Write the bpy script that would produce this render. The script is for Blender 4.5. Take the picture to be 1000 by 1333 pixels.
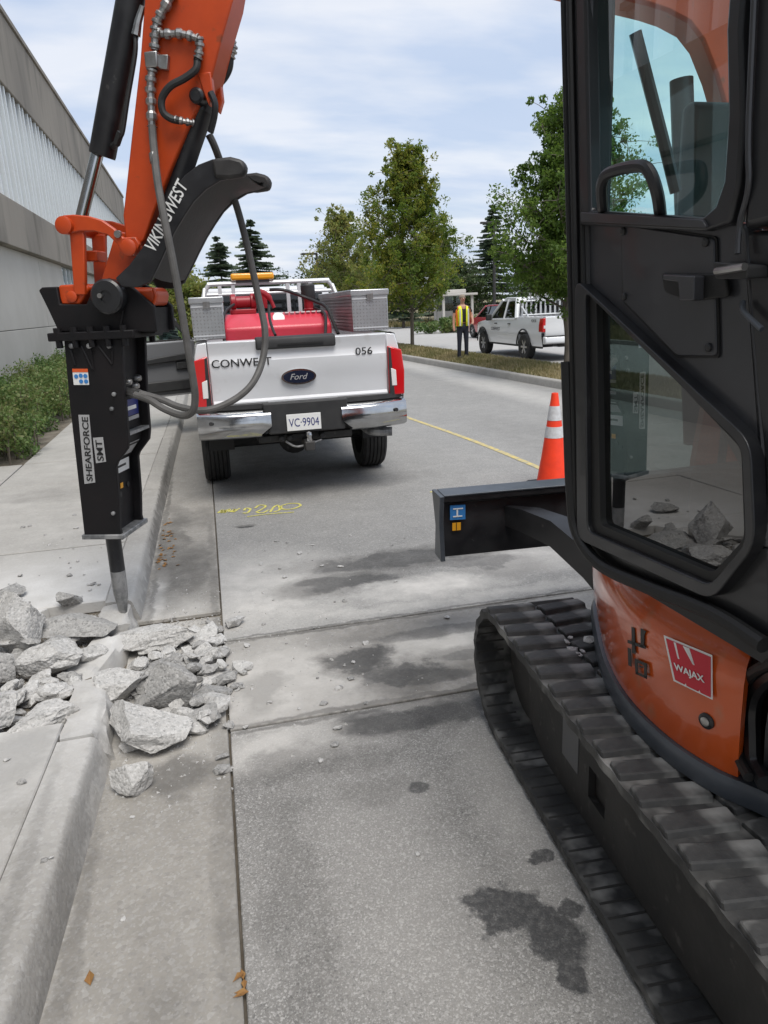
import bpy, bmesh, math, random
import numpy as np
from mathutils import Vector, Matrix, noise as mnoise
random.seed(7)
R_ = math.radians
SC = bpy.context.scene
for o in list(bpy.data.objects): bpy.data.objects.remove(o)
COL = SC.collection

# ---------------------------------------------------------------- camera
F_PX, CXP, CYP, CAM_H = 950., 500., 666.5, 1.8
ROLL = R_(2.6)
_Y = Vector(((257. - CXP) / F_PX, (405. - CYP) / F_PX, 1.)).normalized()
_d = Vector((math.cos(ROLL), -math.sin(ROLL), 0.))
_U = _Y.cross(_d).normalized()
if _U.y > 0: _U = -_U
_X = _Y.cross(_U)
if _X.x < 0: _X = -_X
RM = Matrix((_X, _Y, _U))                     # camera dir (x right, y down, z fwd) -> world
CAM = Vector((0, 0, CAM_H))
cd = bpy.data.cameras.new('camera'); cam = bpy.data.objects.new('camera', cd); COL.objects.link(cam)
cd.sensor_fit = 'HORIZONTAL'; cd.sensor_width = 36.0; cd.lens = 36.0 * F_PX / 1000.0
cd.clip_start = 0.05; cd.clip_end = 2000
ax, ay, az = RM @ Vector((1, 0, 0)), RM @ Vector((0, -1, 0)), RM @ Vector((0, 0, -1))
cam.matrix_world = Matrix(((ax.x, ay.x, az.x, 0), (ax.y, ay.y, az.y, 0), (ax.z, ay.z, az.z, CAM_H), (0, 0, 0, 1)))
SC.camera = cam

# ---------------------------------------------------------------- world, sun, exposure
SUN_EL, SUN_AZ = R_(62), R_(166)            # azimuth from +Y clockwise: a veiled sun high behind the camera
w = bpy.data.worlds.new('World'); SC.world = w; w.use_nodes = True
nt = w.node_tree; nt.nodes.clear()
def wn(t, **k):
    n = nt.nodes.new(t)
    for a, b in k.items(): setattr(n, a, b)
    return n
sky = wn('ShaderNodeTexSky', sky_type='NISHITA', sun_disc=False, sun_elevation=SUN_EL, sun_rotation=SUN_AZ % (2 * math.pi), dust_density=2.0)
tc = wn('ShaderNodeTexCoord'); sep = wn('ShaderNodeSeparateXYZ'); nt.links.new(tc.outputs['Generated'], sep.inputs[0])
def wmath(op, a, b=None):
    n = wn('ShaderNodeMath', operation=op)
    for i, x in enumerate((a, b)):
        if x is None: continue
        if isinstance(x, (int, float)): n.inputs[i].default_value = x
        else: nt.links.new(x, n.inputs[i])
    return n.outputs[0]
zz = wmath('ADD', wmath('MAXIMUM', sep.outputs[2], 0.0), 0.16)
cmb = wn('ShaderNodeCombineXYZ')
nt.links.new(wmath('DIVIDE', sep.outputs[0], zz), cmb.inputs[0])
nt.links.new(wmath('MULTIPLY', wmath('DIVIDE', sep.outputs[1], zz), 1.9), cmb.inputs[1])
n1 = wn('ShaderNodeTexNoise'); n1.inputs['Scale'].default_value = 0.75; n1.inputs['Detail'].default_value = 7; n1.inputs['Roughness'].default_value = 0.55; n1.inputs['Distortion'].default_value = 0.5
n2 = wn('ShaderNodeTexNoise'); n2.inputs['Scale'].default_value = 1.6; n2.inputs['Detail'].default_value = 6
nt.links.new(cmb.outputs[0], n1.inputs['Vector']); nt.links.new(cmb.outputs[0], n2.inputs['Vector'])
r1 = wn('ShaderNodeValToRGB'); r1.color_ramp.elements[0].position = 0.30; r1.color_ramp.elements[0].color = (.7, .7, .7, 1); r1.color_ramp.elements[1].position = 0.66
r2 = wn('ShaderNodeValToRGB'); r2.color_ramp.elements[0].position = 0.38; r2.color_ramp.elements[0].color = (3.55, 4.15, 5.25, 1)
r2.color_ramp.elements[1].position = 0.62; r2.color_ramp.elements[1].color = (5.1, 5.3, 5.75, 1)
nt.links.new(n1.outputs[0], r1.inputs[0]); nt.links.new(n2.outputs[0], r2.inputs[0])
mx = wn('ShaderNodeMix', data_type='RGBA')
nt.links.new(r1.outputs[0], mx.inputs['Factor']); nt.links.new(sky.outputs[0], mx.inputs['A']); nt.links.new(r2.outputs[0], mx.inputs['B'])
bg = wn('ShaderNodeBackground'); bg.inputs[1].default_value = 0.10
out = wn('ShaderNodeOutputWorld')
nt.links.new(mx.outputs['Result'], bg.inputs[0]); nt.links.new(bg.outputs[0], out.inputs[0])
sd = bpy.data.lights.new('sun', 'SUN'); sd.energy = 1.8; sd.angle = R_(35); sd.color = (1, .96, .9)
sun = bpy.data.objects.new('sun', sd); COL.objects.link(sun)
_sd = Vector((math.sin(SUN_AZ) * math.cos(SUN_EL), math.cos(SUN_AZ) * math.cos(SUN_EL), math.sin(SUN_EL)))
sun.rotation_euler = _sd.to_track_quat('Z', 'Y').to_euler(); sun.location = _sd * 50
SC.view_settings.view_transform = 'Standard'; SC.view_settings.look = 'None'
SC.view_settings.exposure = 0.78; SC.view_settings.gamma = 1.0; SC.view_settings.use_curve_mapping = False
SC.cycles.max_bounces = 8; SC.cycles.transparent_max_bounces = 16

# ---------------------------------------------------------------- pixel -> place helpers
def ray(px, py): return RM @ Vector(((px - CXP) / F_PX, (py - CYP) / F_PX, 1.))
def ground(px, py, z=0.): d = ray(px, py); return CAM + d * ((z - CAM_H) / d.z)
def aty(px, py, y): d = ray(px, py); return CAM + d * (y / d.y)
def atx(px, py, x): d = ray(px, py); return CAM + d * (x / d.x)
def onplane(px, py, p0, n): d = ray(px, py); return CAM + d * ((p0 - CAM).dot(n) / d.dot(n))

# ---------------------------------------------------------------- mesh helpers
ORG = {}
def root(name, loc, label=None, cat=None, group=None, kind=None):
    o = bpy.data.objects.new(name, None); o.empty_display_size = .2; o.location = loc; COL.objects.link(o)
    ORG[o] = Vector(loc); tag(o, label, cat, group, kind); return o
def tag(o, label=None, cat=None, group=None, kind=None):
    if label: o['label'] = label
    if cat: o['category'] = cat
    if group: o['group'] = group
    if kind: o['kind'] = kind
    return o
class Fr:
    def __init__(s, o, e1, e2, e3): s.o, s.e1, s.e2, s.e3 = Vector(o), Vector(e1), Vector(e2), Vector(e3)
    def p(s, a, b, c=0.): return s.o + s.e1 * a + s.e2 * b + s.e3 * c
    def mat(s):
        m = Matrix.Identity(4)
        for i, e in enumerate((s.e1, s.e2, s.e3, s.o)):
            for j in range(3): m[j][i] = e[j]
        return m
WORLD = Fr((0, 0, 0), (1, 0, 0), (0, 1, 0), (0, 0, 1))
def spl(pts, k=6, closed=False):
    P = [Vector(p) for p in pts]; n = len(P); out = []
    for i in range(n if closed else n - 1):
        a, b, c, d = (P[(i - 1) % n], P[i], P[(i + 1) % n], P[(i + 2) % n]) if closed else (P[max(i - 1, 0)], P[i], P[i + 1], P[min(i + 2, n - 1)])
        for j in range(k):
            t = j / k
            out.append(.5 * ((2 * b) + (c - a) * t + (2 * a - 5 * b + 4 * c - d) * t * t + (3 * b - a - 3 * c + d) * t ** 3))
    if not closed: out.append(P[-1].copy())
    return out
class MB:
    def __init__(s, fr=WORLD): s.v = []; s.f = []; s.fr = fr
    def add(s, vs, fs):
        n = len(s.v); s.v += [s.fr.p(*v) for v in vs]; s.f += [tuple(i + n for i in f) for f in fs]; return s
    def box(s, c, size, rot=None):
        hx, hy, hz = (a / 2 for a in size); vs = []
        for x, y, z in ((-1,-1,-1),(1,-1,-1),(1,1,-1),(-1,1,-1),(-1,-1,1),(1,-1,1),(1,1,1),(-1,1,1)):
            v = Vector((x * hx, y * hy, z * hz))
            if rot is not None: v = rot @ v
            vs.append(v + Vector(c))
        return s.add([tuple(v) for v in vs], [(3,2,1,0),(4,5,6,7),(0,1,5,4),(1,2,6,5),(2,3,7,6),(3,0,4,7)])
    def b6(s, x0, x1, y0, y1, z0, z1):
        return s.box(((x0 + x1) / 2, (y0 + y1) / 2, (z0 + z1) / 2), (abs(x1 - x0), abs(y1 - y0), abs(z1 - z0)))
    def prism(s, poly, t0, t1, plane='ab'):
        # poly in (a,b) extruded along c (plane 'ab'), or (b,c) along a (plane 'bc'), or (a,c) along b ('ac')
        n = len(poly)
        def m(p, t): return {'ab': (p[0], p[1], t), 'bc': (t, p[0], p[1]), 'ac': (p[0], t, p[1])}[plane]
        vs = [m(p, t0) for p in poly] + [m(p, t1) for p in poly]
        fs = [tuple(range(n))[::-1], tuple(range(n, 2 * n))] + [(i, (i + 1) % n, (i + 1) % n + n, i + n) for i in range(n)]
        return s.add(vs, fs)
    def ring(s, po, pi, t0, t1):
        n = len(po); vs = [(p[0], p[1], t) for t in (t0, t1) for q in (po, pi) for p in q]
        fs = []
        for i in range(n):
            j = (i + 1) % n
            fs += [(i, j, j + n, i + n), (i + 2*n, i + 3*n, j + 3*n, j + 2*n), (i, i + 2*n, j + 2*n, j), (i + n, j + n, j + 3*n, i + 3*n)]
        return s.add(vs, fs)
    def tube(s, pts, r, n=10, closed=False, caps=True):
        P = [s.fr.p(*p) for p in pts]; m = len(P); rs = r if hasattr(r, '__len__') else [r] * m
        base = len(s.v); prev = None
        for i in range(m):
            a = P[(i - 1) % m] if (closed or i > 0) else P[i]; b = P[(i + 1) % m] if (closed or i < m - 1) else P[i]
            t = (b - a).normalized()
            if prev is None:
                u = t.cross(Vector((0, 0, 1)))
                if u.length < .05: u = t.cross(Vector((1, 0, 0)))
                u.normalize()
            else:
                u = prev - t * prev.dot(t); u.normalize()
            prev = u; w_ = t.cross(u)
            for k in range(n):
                a_ = 2 * math.pi * k / n; s.v.append(P[i] + (u * math.cos(a_) + w_ * math.sin(a_)) * rs[i])
        for i in range(m if closed else m - 1):
            i2 = (i + 1) % m
            for k in range(n):
                k2 = (k + 1) % n; s.f.append((base + i*n + k, base + i*n + k2, base + i2*n + k2, base + i2*n + k))
        if caps and not closed:
            s.f.append(tuple(base + k for k in range(n))[::-1]); s.f.append(tuple(base + (m-1)*n + k for k in range(n)))
        return s
    def lathe(s, prof, o, axis, n=24, caps=True):
        # prof: (radius, along axis); closed by caps where radius > 0
        O = s.fr.p(*o); ax_ = (s.fr.p(*(Vector(o) + Vector(axis))) - O).normalized()
        u = ax_.cross(Vector((0, 0, 1)))
        if u.length < .05: u = ax_.cross(Vector((1, 0, 0)))
        u.normalize(); w_ = ax_.cross(u); base = len(s.v); m = len(prof)
        for r, h in prof:
            for k in range(n):
                a_ = 2 * math.pi * k / n; s.v.append(O + ax_ * h + (u * math.cos(a_) + w_ * math.sin(a_)) * max(r, 1e-4))
        for i in range(m - 1):
            for k in range(n):
                k2 = (k + 1) % n; s.f.append((base + i*n + k, base + i*n + k2, base + (i+1)*n + k2, base + (i+1)*n + k))
        if caps: s.f.append(tuple(base + k for k in range(n))[::-1]); s.f.append(tuple(base + (m-1)*n + k for k in range(n)))
        return s
    def sheet(s, rows):
        # rows of equal length -> grid surface
        n = len(rows[0]); vs = [p for r in rows for p in r]
        return s.add(vs, [(i*n + j, i*n + j + 1, (i+1)*n + j + 1, (i+1)*n + j) for i in range(len(rows) - 1) for j in range(n - 1)])
    def build(s, name, mat, parent=None, bevel=0., ang=35, seg=2, origin=None, fix=True):
        me = bpy.data.meshes.new(name); org = Vector((0, 0, 0))
        if parent is not None: org = ORG[parent]
        elif origin is not None: org = Vector(origin)
        me.from_pydata([v - org for v in s.v], [], s.f)
        if fix:
            bm = bmesh.new(); bm.from_mesh(me); bmesh.ops.recalc_face_normals(bm, faces=bm.faces); bm.to_mesh(me); bm.free()
        me.materials.append(mat)
        me.polygons.foreach_set('use_smooth', [True] * len(me.polygons)); me.set_sharp_from_angle(angle=R_(ang))
        o = bpy.data.objects.new(name, me); COL.objects.link(o)
        if parent is not None: o.parent = parent
        else: o.location = org
        ORG[o] = org
        if bevel:
            b = o.modifiers.new('bevel', 'BEVEL'); b.width = bevel; b.segments = seg; b.limit_method = 'ANGLE'; b.angle_limit = R_(40)
        return o
def text(name, s, fr, width, height, mat, parent, shear=0., thick=.0012, bold=0.):
    # flat lettering whose box starts at fr.o, runs along fr.e1, stands along fr.e2, faces fr.e3
    cu = bpy.data.curves.new(name, 'FONT'); cu.body = s; cu.extrude = .02; cu.shear = shear; cu.offset = bold; cu.resolution_u = 4
    to = bpy.data.objects.new(name, cu); COL.objects.link(to)
    dg = bpy.context.evaluated_depsgraph_get(); me = bpy.data.meshes.new_from_object(to.evaluated_get(dg))
    bpy.data.objects.remove(to); bpy.data.curves.remove(cu)
    xs = [v.co.x for v in me.vertices]; ys = [v.co.y for v in me.vertices]
    x0, x1, y0, y1 = min(xs), max(xs), min(ys), max(ys); org = ORG[parent]
    for v in me.vertices:
        c = 1 if v.co.z > 0 else 0
        v.co = fr.p((v.co.x - x0) / (x1 - x0) * width, (v.co.y - y0) / (y1 - y0) * height, c * thick) - org
    me.materials.clear(); me.materials.append(mat); me.name = name
    o = bpy.data.objects.new(name, me); COL.objects.link(o); o.parent = parent; ORG[o] = org
    return o
def copy_tree(o, parent=None):
    c = o.copy(); COL.objects.link(c); c.parent = parent
    for ch in list(o.children): copy_tree(ch, c)
    return c

# ---------------------------------------------------------------- materials
MATS = {}
def mat(name, c, rough=.5, metal=0., c2=None, scale=6., detail=5., lo=.35, hi=.65, bump=0., bscale=None, coat=0., rvar=0., emit=0., stretch=None, spec=.5, c3=None, s3=60., lo3=.6, hi3=.7, coords='Object', bdist=.01):
    m = bpy.data.materials.new(name); m.use_nodes = True; t = m.node_tree; b = t.nodes['Principled BSDF']
    b.inputs['Base Color'].default_value = (*c, 1); b.inputs['Roughness'].default_value = rough; b.inputs['Metallic'].default_value = metal
    b.inputs['Coat Weight'].default_value = coat; b.inputs['Coat Roughness'].default_value = .06; b.inputs['Specular IOR Level'].default_value = spec
    N = t.nodes.new; L = t.links.new
    tcn = N('ShaderNodeTexCoord'); src = tcn.outputs[coords]
    if stretch:
        mp = N('ShaderNodeMapping'); mp.inputs['Scale'].default_value = stretch; L(src, mp.inputs[0]); src = mp.outputs[0]
    col = None
    if c2 is not None:
        n = N('ShaderNodeTexNoise'); n.inputs['Scale'].default_value = scale; n.inputs['Detail'].default_value = detail; n.inputs['Roughness'].default_value = .6; L(src, n.inputs['Vector'])
        r = N('ShaderNodeValToRGB'); r.color_ramp.elements[0].position = lo; r.color_ramp.elements[1].position = hi
        r.color_ramp.elements[0].color = (*c, 1); r.color_ramp.elements[1].color = (*c2, 1); L(n.outputs[0], r.inputs[0]); col = r.outputs[0]
        if rvar:
            q = N('ShaderNodeMapRange'); q.inputs['From Min'].default_value = lo; q.inputs['From Max'].default_value = hi
            q.inputs['To Min'].default_value = rough; q.inputs['To Max'].default_value = rough + rvar; L(n.outputs[0], q.inputs[0]); L(q.outputs[0], b.inputs['Roughness'])
    if c3 is not None:
        n = N('ShaderNodeTexNoise'); n.inputs['Scale'].default_value = s3; n.inputs['Detail'].default_value = 3; L(src, n.inputs['Vector'])
        r = N('ShaderNodeMapRange'); r.inputs['From Min'].default_value = lo3; r.inputs['From Max'].default_value = hi3; L(n.outputs[0], r.inputs[0])
        x = N('ShaderNodeMix'); x.data_type = 'RGBA'; L(r.outputs[0], x.inputs['Factor'])
        if col: L(col, x.inputs['A'])
        else: x.inputs['A'].default_value = (*c, 1)
        x.inputs['B'].default_value = (*c3, 1); col = x.outputs['Result']
    if col: L(col, b.inputs['Base Color'])
    if bump:
        n = N('ShaderNodeTexNoise'); n.inputs['Scale'].default_value = bscale or scale * 4; n.inputs['Detail'].default_value = 6; L(src, n.inputs['Vector'])
        bp = N('ShaderNodeBump'); bp.inputs['Strength'].default_value = bump; bp.inputs['Distance'].default_value = bdist; L(n.outputs[0], bp.inputs['Height']); L(bp.outputs[0], b.inputs['Normal'])
    if emit:
        b.inputs['Emission Color'].default_value = (*c, 1); b.inputs['Emission Strength'].default_value = emit
    MATS[name] = m; return m
def glass(name, tint, ior=1.5, rough=.0, refl=(1, 1, 1), mul=1., film=.03):
    m = bpy.data.materials.new(name); m.use_nodes = True; t = m.node_tree; t.nodes.clear(); N = t.nodes.new; L = t.links.new
    o = N('ShaderNodeOutputMaterial'); x = N('ShaderNodeMixShader'); tr = N('ShaderNodeBsdfTransparent'); g = N('ShaderNodeBsdfGlossy'); f = N('ShaderNodeFresnel')
    tr.inputs[0].default_value = (*tint, 1); g.inputs['Color'].default_value = (*refl, 1); g.inputs['Roughness'].default_value = rough; f.inputs[0].default_value = ior; df = N('ShaderNodeBsdfDiffuse'); df.inputs[0].default_value = (.5, .48, .44, 1); dn = N('ShaderNodeTexNoise'); dn.inputs['Scale'].default_value = 7; dn.inputs['Detail'].default_value = 8; dn.inputs['Roughness'].default_value = .7; dm = N('ShaderNodeMapRange'); dm.inputs['From Min'].default_value = .42; dm.inputs['From Max'].default_value = .8; dm.inputs['To Max'].default_value = film; L(dn.outputs[0], dm.inputs[0]); xf = N('ShaderNodeMixShader'); L(dm.outputs[0], xf.inputs[0]); L(df.outputs[0], xf.inputs[2])
    mm = N('ShaderNodeMath'); mm.operation = 'MULTIPLY'; mm.use_clamp = True; mm.inputs[1].default_value = mul
    gg = N('ShaderNodeNewGeometry'); iv = N('ShaderNodeMix'); iv.inputs[2].default_value = ior; iv.inputs[3].default_value = 1 / ior; L(gg.outputs['Backfacing'], iv.inputs[0]); L(iv.outputs[0], f.inputs[0]); L(f.outputs[0], mm.inputs[0]); L(mm.outputs[0], x.inputs[0]); L(tr.outputs[0], x.inputs[1]); L(g.outputs[0], x.inputs[2]); L(x.outputs[0], xf.inputs[1]); L(xf.outputs[0], o.inputs[0])
    MATS[name] = m; return m

def ground_mat(name, base, base2, dust, agg_scale, agg_lo, agg_hi, wet=(), dusty=(), stain=(), bump=.35, speck=.5, rough=.88):
    """Aggregate surface; wet / dusty / stain are lists of (x, y, rx, ry, amount) splash shapes on the ground."""
    m = bpy.data.materials.new(name); m.use_nodes = True; t = m.node_tree; b = t.nodes['Principled BSDF']; N = t.nodes.new; L = t.links.new
    geo = N('ShaderNodeNewGeometry'); P = geo.outputs['Position']
    def noi(s, d=5, r=.6):
        n = N('ShaderNodeTexNoise'); n.inputs['Scale'].default_value = s; n.inputs['Detail'].default_value = d; n.inputs['Roughness'].default_value = r; L(P, n.inputs['Vector']); return n
    def mr(x, a, c, d=0., e=1.):
        n = N('ShaderNodeMapRange'); n.inputs['From Min'].default_value = a; n.inputs['From Max'].default_value = c; n.inputs['To Min'].default_value = d; n.inputs['To Max'].default_value = e; L(x, n.inputs[0]); return n.outputs[0]
    def mix(f, a, c, mode='MIX'):
        n = N('ShaderNodeMix'); n.data_type = 'RGBA'; n.blend_type = mode
        for s_, v in (('Factor', f), ('A', a), ('B', c)):
            if isinstance(v, (int, float)): n.inputs[s_].default_value = v
            elif isinstance(v, tuple): n.inputs[s_].default_value = (*v, 1)
            else: L(v, n.inputs[s_])
        return n.outputs['Result']
    def ma(op, a, c, clamp=False):
        n = N('ShaderNodeMath'); n.operation = op; n.use_clamp = clamp
        for i, v in enumerate((a, c)):
            if isinstance(v, (int, float)): n.inputs[i].default_value = v
            else: L(v, n.inputs[i])
        return n.outputs[0]
    big = noi(.9, 6); mid = noi(5., 6); fine = noi(38., 4)
    col = mix(mr(big.outputs[0], .3, .7), base, base2)
    col = mix(mr(mid.outputs[0], .35, .75, 0, .55), col, tuple(x * .72 for x in base))
    vo = N('ShaderNodeTexVoronoi'); vo.inputs['Scale'].default_value = agg_scale; L(P, vo.inputs['Vector'])
    vo2 = N('ShaderNodeTexVoronoi'); vo2.inputs['Scale'].default_value = agg_scale * 2.1; L(P, vo2.inputs['Vector'])
    sp = N('ShaderNodeSeparateColor'); L(vo.outputs['Color'], sp.inputs[0]); sp2 = N('ShaderNodeSeparateColor'); L(vo2.outputs['Color'], sp2.inputs[0])
    g = mix(sp.outputs[0], agg_lo, agg_hi)
    col = mix(mr(sp.outputs[1], .45, .75, 0, speck), col, g)
    col = mix(mr(sp2.outputs[1], .6, .9, 0, speck), col, mix(sp2.outputs[0], agg_lo, agg_hi))
    warp = N('ShaderNodeVectorMath'); warp.operation = 'MULTIPLY_ADD'; wnz = noi(2.6, 6, .65)
    L(wnz.outputs['Color'], warp.inputs[0]); warp.inputs[1].default_value = (.55, .55, 0); 
    sb = N('ShaderNodeVectorMath'); sb.operation = 'ADD'; L(P, sb.inputs[0]); sb.inputs[1].default_value = (-.275, -.275, 0); L(sb.outputs[0], warp.inputs[2])
    warp2 = N('ShaderNodeVectorMath'); warp2.operation = 'MULTIPLY_ADD'; wn2 = noi(9., 5, .65); L(wn2.outputs['Color'], warp2.inputs[0]); warp2.inputs[1].default_value = (.1, .1, 0)
    sb2 = N('ShaderNodeVectorMath'); sb2.operation = 'ADD'; L(P, sb2.inputs[0]); sb2.inputs[1].default_value = (-.05, -.05, 0); L(sb2.outputs[0], warp2.inputs[2])
    def mask(lst, soft):
        acc = None
        for x, y, rx, ry, amt in lst:
            mp = N('ShaderNodeMapping'); mp.inputs['Location'].default_value = (-x / rx, -y / ry, 0); mp.inputs['Scale'].default_value = (1 / rx, 1 / ry, 0); L((warp2 if min(rx, ry) < .09 else warp).outputs[0], mp.inputs[0])
            ln = N('ShaderNodeVectorMath'); ln.operation = 'LENGTH'; L(mp.outputs[0], ln.inputs[0])
            v = mr(ln.outputs['Value'], 1 + soft, 1 - soft, 0, amt)
            acc = v if acc is None else ma('MAXIMUM', acc, v)
        return acc
    rsock = None
    if dusty:
        d = ma('MULTIPLY', mask(dusty, .55), mr(mid.outputs[0], .25, .7, .35, 1.)); col = mix(d, col, dust)
    if stain:
        d = ma('MULTIPLY', mask(stain, .3), mr(mid.outputs[0], .3, .6, .6, 1.)); col = mix(d, col, mix(.68, col, (.04, .037, .033)))
    if wet:
        wm = ma('MULTIPLY', mask(wet, .13), mr(fine.outputs[0], .3, .55, .72, 1.)); col = mix(wm, col, mix(.84, col, (.010, .011, .013)))
        rsock = ma('SUBTRACT', rough, ma('MULTIPLY', wm, rough - .66))
    L(col, b.inputs['Base Color'])
    if rsock: L(rsock, b.inputs['Roughness'])
    else: b.inputs['Roughness'].default_value = rough
    hgt = ma('ADD', ma('MULTIPLY', vo.outputs['Distance'], -.8), ma('MULTIPLY', fine.outputs[0], 1.2))
    bp = N('ShaderNodeBump'); bp.inputs['Strength'].default_value = bump; bp.inputs['Distance'].default_value = .004; L(hgt, bp.inputs['Height']); L(bp.outputs[0], b.inputs['Normal'])
    MATS[name] = m; return m

M = MATS
mat('excavator_orange', (.60, .095, .010), .28, c2=(.53, .08, .01), scale=3, coat=.8, bump=.01, bscale=40, c3=(.34, .2, .12), s3=11, lo3=.6, hi3=.9)
mat('arm_orange', (.52, .060, .006), .42, c2=(.43, .046, .005), scale=5, coat=.1, c3=(.17, .05, .02), s3=14, lo3=.66, hi3=.78)
mat('gloss_black', (.011, .011, .013), .34, c2=(.02, .02, .022), scale=9, rvar=.15, c3=(.09, .085, .08), s3=30, lo3=.68, hi3=.85)
mat('breaker_black', (.005, .005, .006), .5, c2=(.009, .007, .008), scale=5, rvar=.2, c3=(.03, .027, .027), s3=45, lo3=.7, hi3=.9, spec=.3)
mat('thumb_steel', (.018, .017, .017), .5, c2=(.045, .042, .04), scale=5, rvar=.15, bump=.1, bscale=60)
mat('cab_black', (.009, .0095, .011), .38, c2=(.015, .0155, .018), scale=2.5, coat=.25, rvar=.12, c3=(.03, .03, .03), s3=9, lo3=.6, hi3=.8)
mat('cab_panel', (.028, .029, .033), .32, c2=(.04, .041, .046), scale=2.5, coat=.25, rvar=.1)
mat('rubber_seal', (.008, .008, .008), .6)
mat('track_rubber', (.028, .028, .028), .7, c2=(.085, .083, .078), scale=5.5, lo=.40, hi=.68, rvar=.1, bump=.5, bscale=45, c3=(.27, .265, .25), s3=7, lo3=.5, hi3=.72, bdist=.006)
mat('track_inner', (.02, .019, .018), .8, c2=(.045, .042, .038), scale=5, bump=.25, bscale=50)
mat('frame_dark', (.022, .022, .022), .6, c2=(.04, .038, .036), scale=4, bump=.1, bscale=50, c3=(.1, .095, .09), s3=20, lo3=.62, hi3=.8)
mat('rim_steel', (.06, .07, .085), .35, metal=.3, c2=(.09, .1, .115), scale=6)
mat('chrome', (.52, .53, .54), .08, metal=1., c2=(.42, .42, .42), scale=5, rvar=.12)
mat('steel', (.42, .42, .41), .35, metal=.9, c2=(.28, .27, .26), scale=20)
mat('worn_steel', (.16, .165, .17), .5, metal=.6, c2=(.36, .36, .36), scale=12, lo=.4, hi=.6)
mat('hose_black', (.016, .016, .016), .55)
mat('hose_grey', (.075, .072, .068), .6, c2=(.11, .105, .1), scale=15)
mat('decal_silver', (.36, .36, .36), .5); mat('decal_white', (.74, .74, .72), .5); mat('decal_black', (.012, .012, .012), .5)
mat('decal_red', (.5, .012, .03), .4); mat('decal_blue', (.04, .2, .5), .4); mat('decal_yellow', (.75, .35, .02), .4); mat('decal_navy', (.02, .03, .16), .35); mat('badge_dark', (.008, .012, .03), .25)
mat('decal_orange', (.65, .1, .02), .4)
mat('paint_white', (.70, .71, .73), .28, c2=(.66, .67, .68), scale=1.5, coat=.8, c3=(.5, .49, .46), s3=5, lo3=.62, hi3=.85)
mat('paint_white_clean', (.78, .79, .80), .25, coat=.8)
mat('paint_red', (.42, .012, .02), .25, coat=.8)
mat('plastic_dark', (.02, .02, .021), .6, c2=(.03, .03, .03), scale=8)
mat('trim_grey', (.13, .132, .137), .6)
mat('tail_red', (.55, .008, .012), .12, coat=.6); mat('tail_clear', (.75, .73, .72), .15, coat=.5)
mat('tyre', (.014, .014, .014), .75, c2=(.03, .029, .028), scale=10)
mat('alloy', (.55, .55, .56), .3, metal=.8)
mat('tank_red', (.62, .045, .075), .4, c2=(.55, .04, .06), scale=4, coat=.2)
mat('pump_red', (.30, .012, .02), .4)
mat('diamond_plate', (.55, .56, .57), .34, metal=.75, c2=(.42, .43, .44), scale=4)
mat('aluminium', (.62, .63, .64), .4, metal=.35)
mat('amber', (.85, .36, .01), .2, coat=.5)
mat('cone_orange', (.95, .055, .012), .5, c2=(.8, .045, .012), scale=8); mat('cone_reflect', (.62, .63, .64), .35, c2=(.5, .5, .5), scale=30)
mat('skin', (.45, .24, .17), .5); mat('hair', (.25, .2, .15), .7); mat('vest_yellow', (.85, .88, .02), .7); mat('vest_orange', (.85, .2, .02), .7); mat('shirt_black', (.015, .015, .017), .8); mat('trousers', (.012, .014, .025), .8)
mat('bldg_concrete', (.33, .295, .25), .85, c2=(.21, .19, .165), scale=.35, detail=8, lo=.3, hi=.7, bump=.2, bscale=9, c3=(.15, .135, .115), s3=1.6, lo3=.52, hi3=.75, stretch=(1, 1, .3))
mat('bldg_wall', (.50, .48, .445), .85, c2=(.43, .41, .375), scale=.6, detail=8, bump=.1, bscale=20)
mat('mullion', (.72, .75, .76), .4); mat('bldg_dark', (.06, .07, .075), .5)
mat('blind', (.66, .70, .71), .6, c2=(.5, .55, .57), scale=1.3, stretch=(1, 1.5, .1))
mat('bark', (.17, .145, .115), .9, c2=(.10, .085, .07), scale=14, stretch=(1, 1, .3), bump=.5, bscale=30)
mat('dirt', (.12, .1, .075), .95, c2=(.2, .175, .14), scale=5, bump=.5, bscale=30, bdist=.03)
mat('yellow_paint', (.62, .48, .14), .85, c2=(.36, .33, .24), scale=14, lo=.36, hi=.62)
mat('spray_yellow', (.72, .66, .12), .85, c2=(.36, .34, .22), scale=60, lo=.42, hi=.66)
mat('leaf_litter', (.22, .1, .03), .8, c2=(.3, .17, .05), scale=20)
glass('cab_glass', (.70, .93, .90), 1.5, mul=1.6); glass('pane_glass', (.84, .96, .94), 1.5, mul=1.); glass('door_glass', (.13, .155, .15), 1.5, mul=2.4, film=.03)
glass('car_glass', (.10, .12, .12), 1.5, mul=1.2); glass('bldg_glass', (.8, .86, .88), 1.5, mul=1.0)
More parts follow.
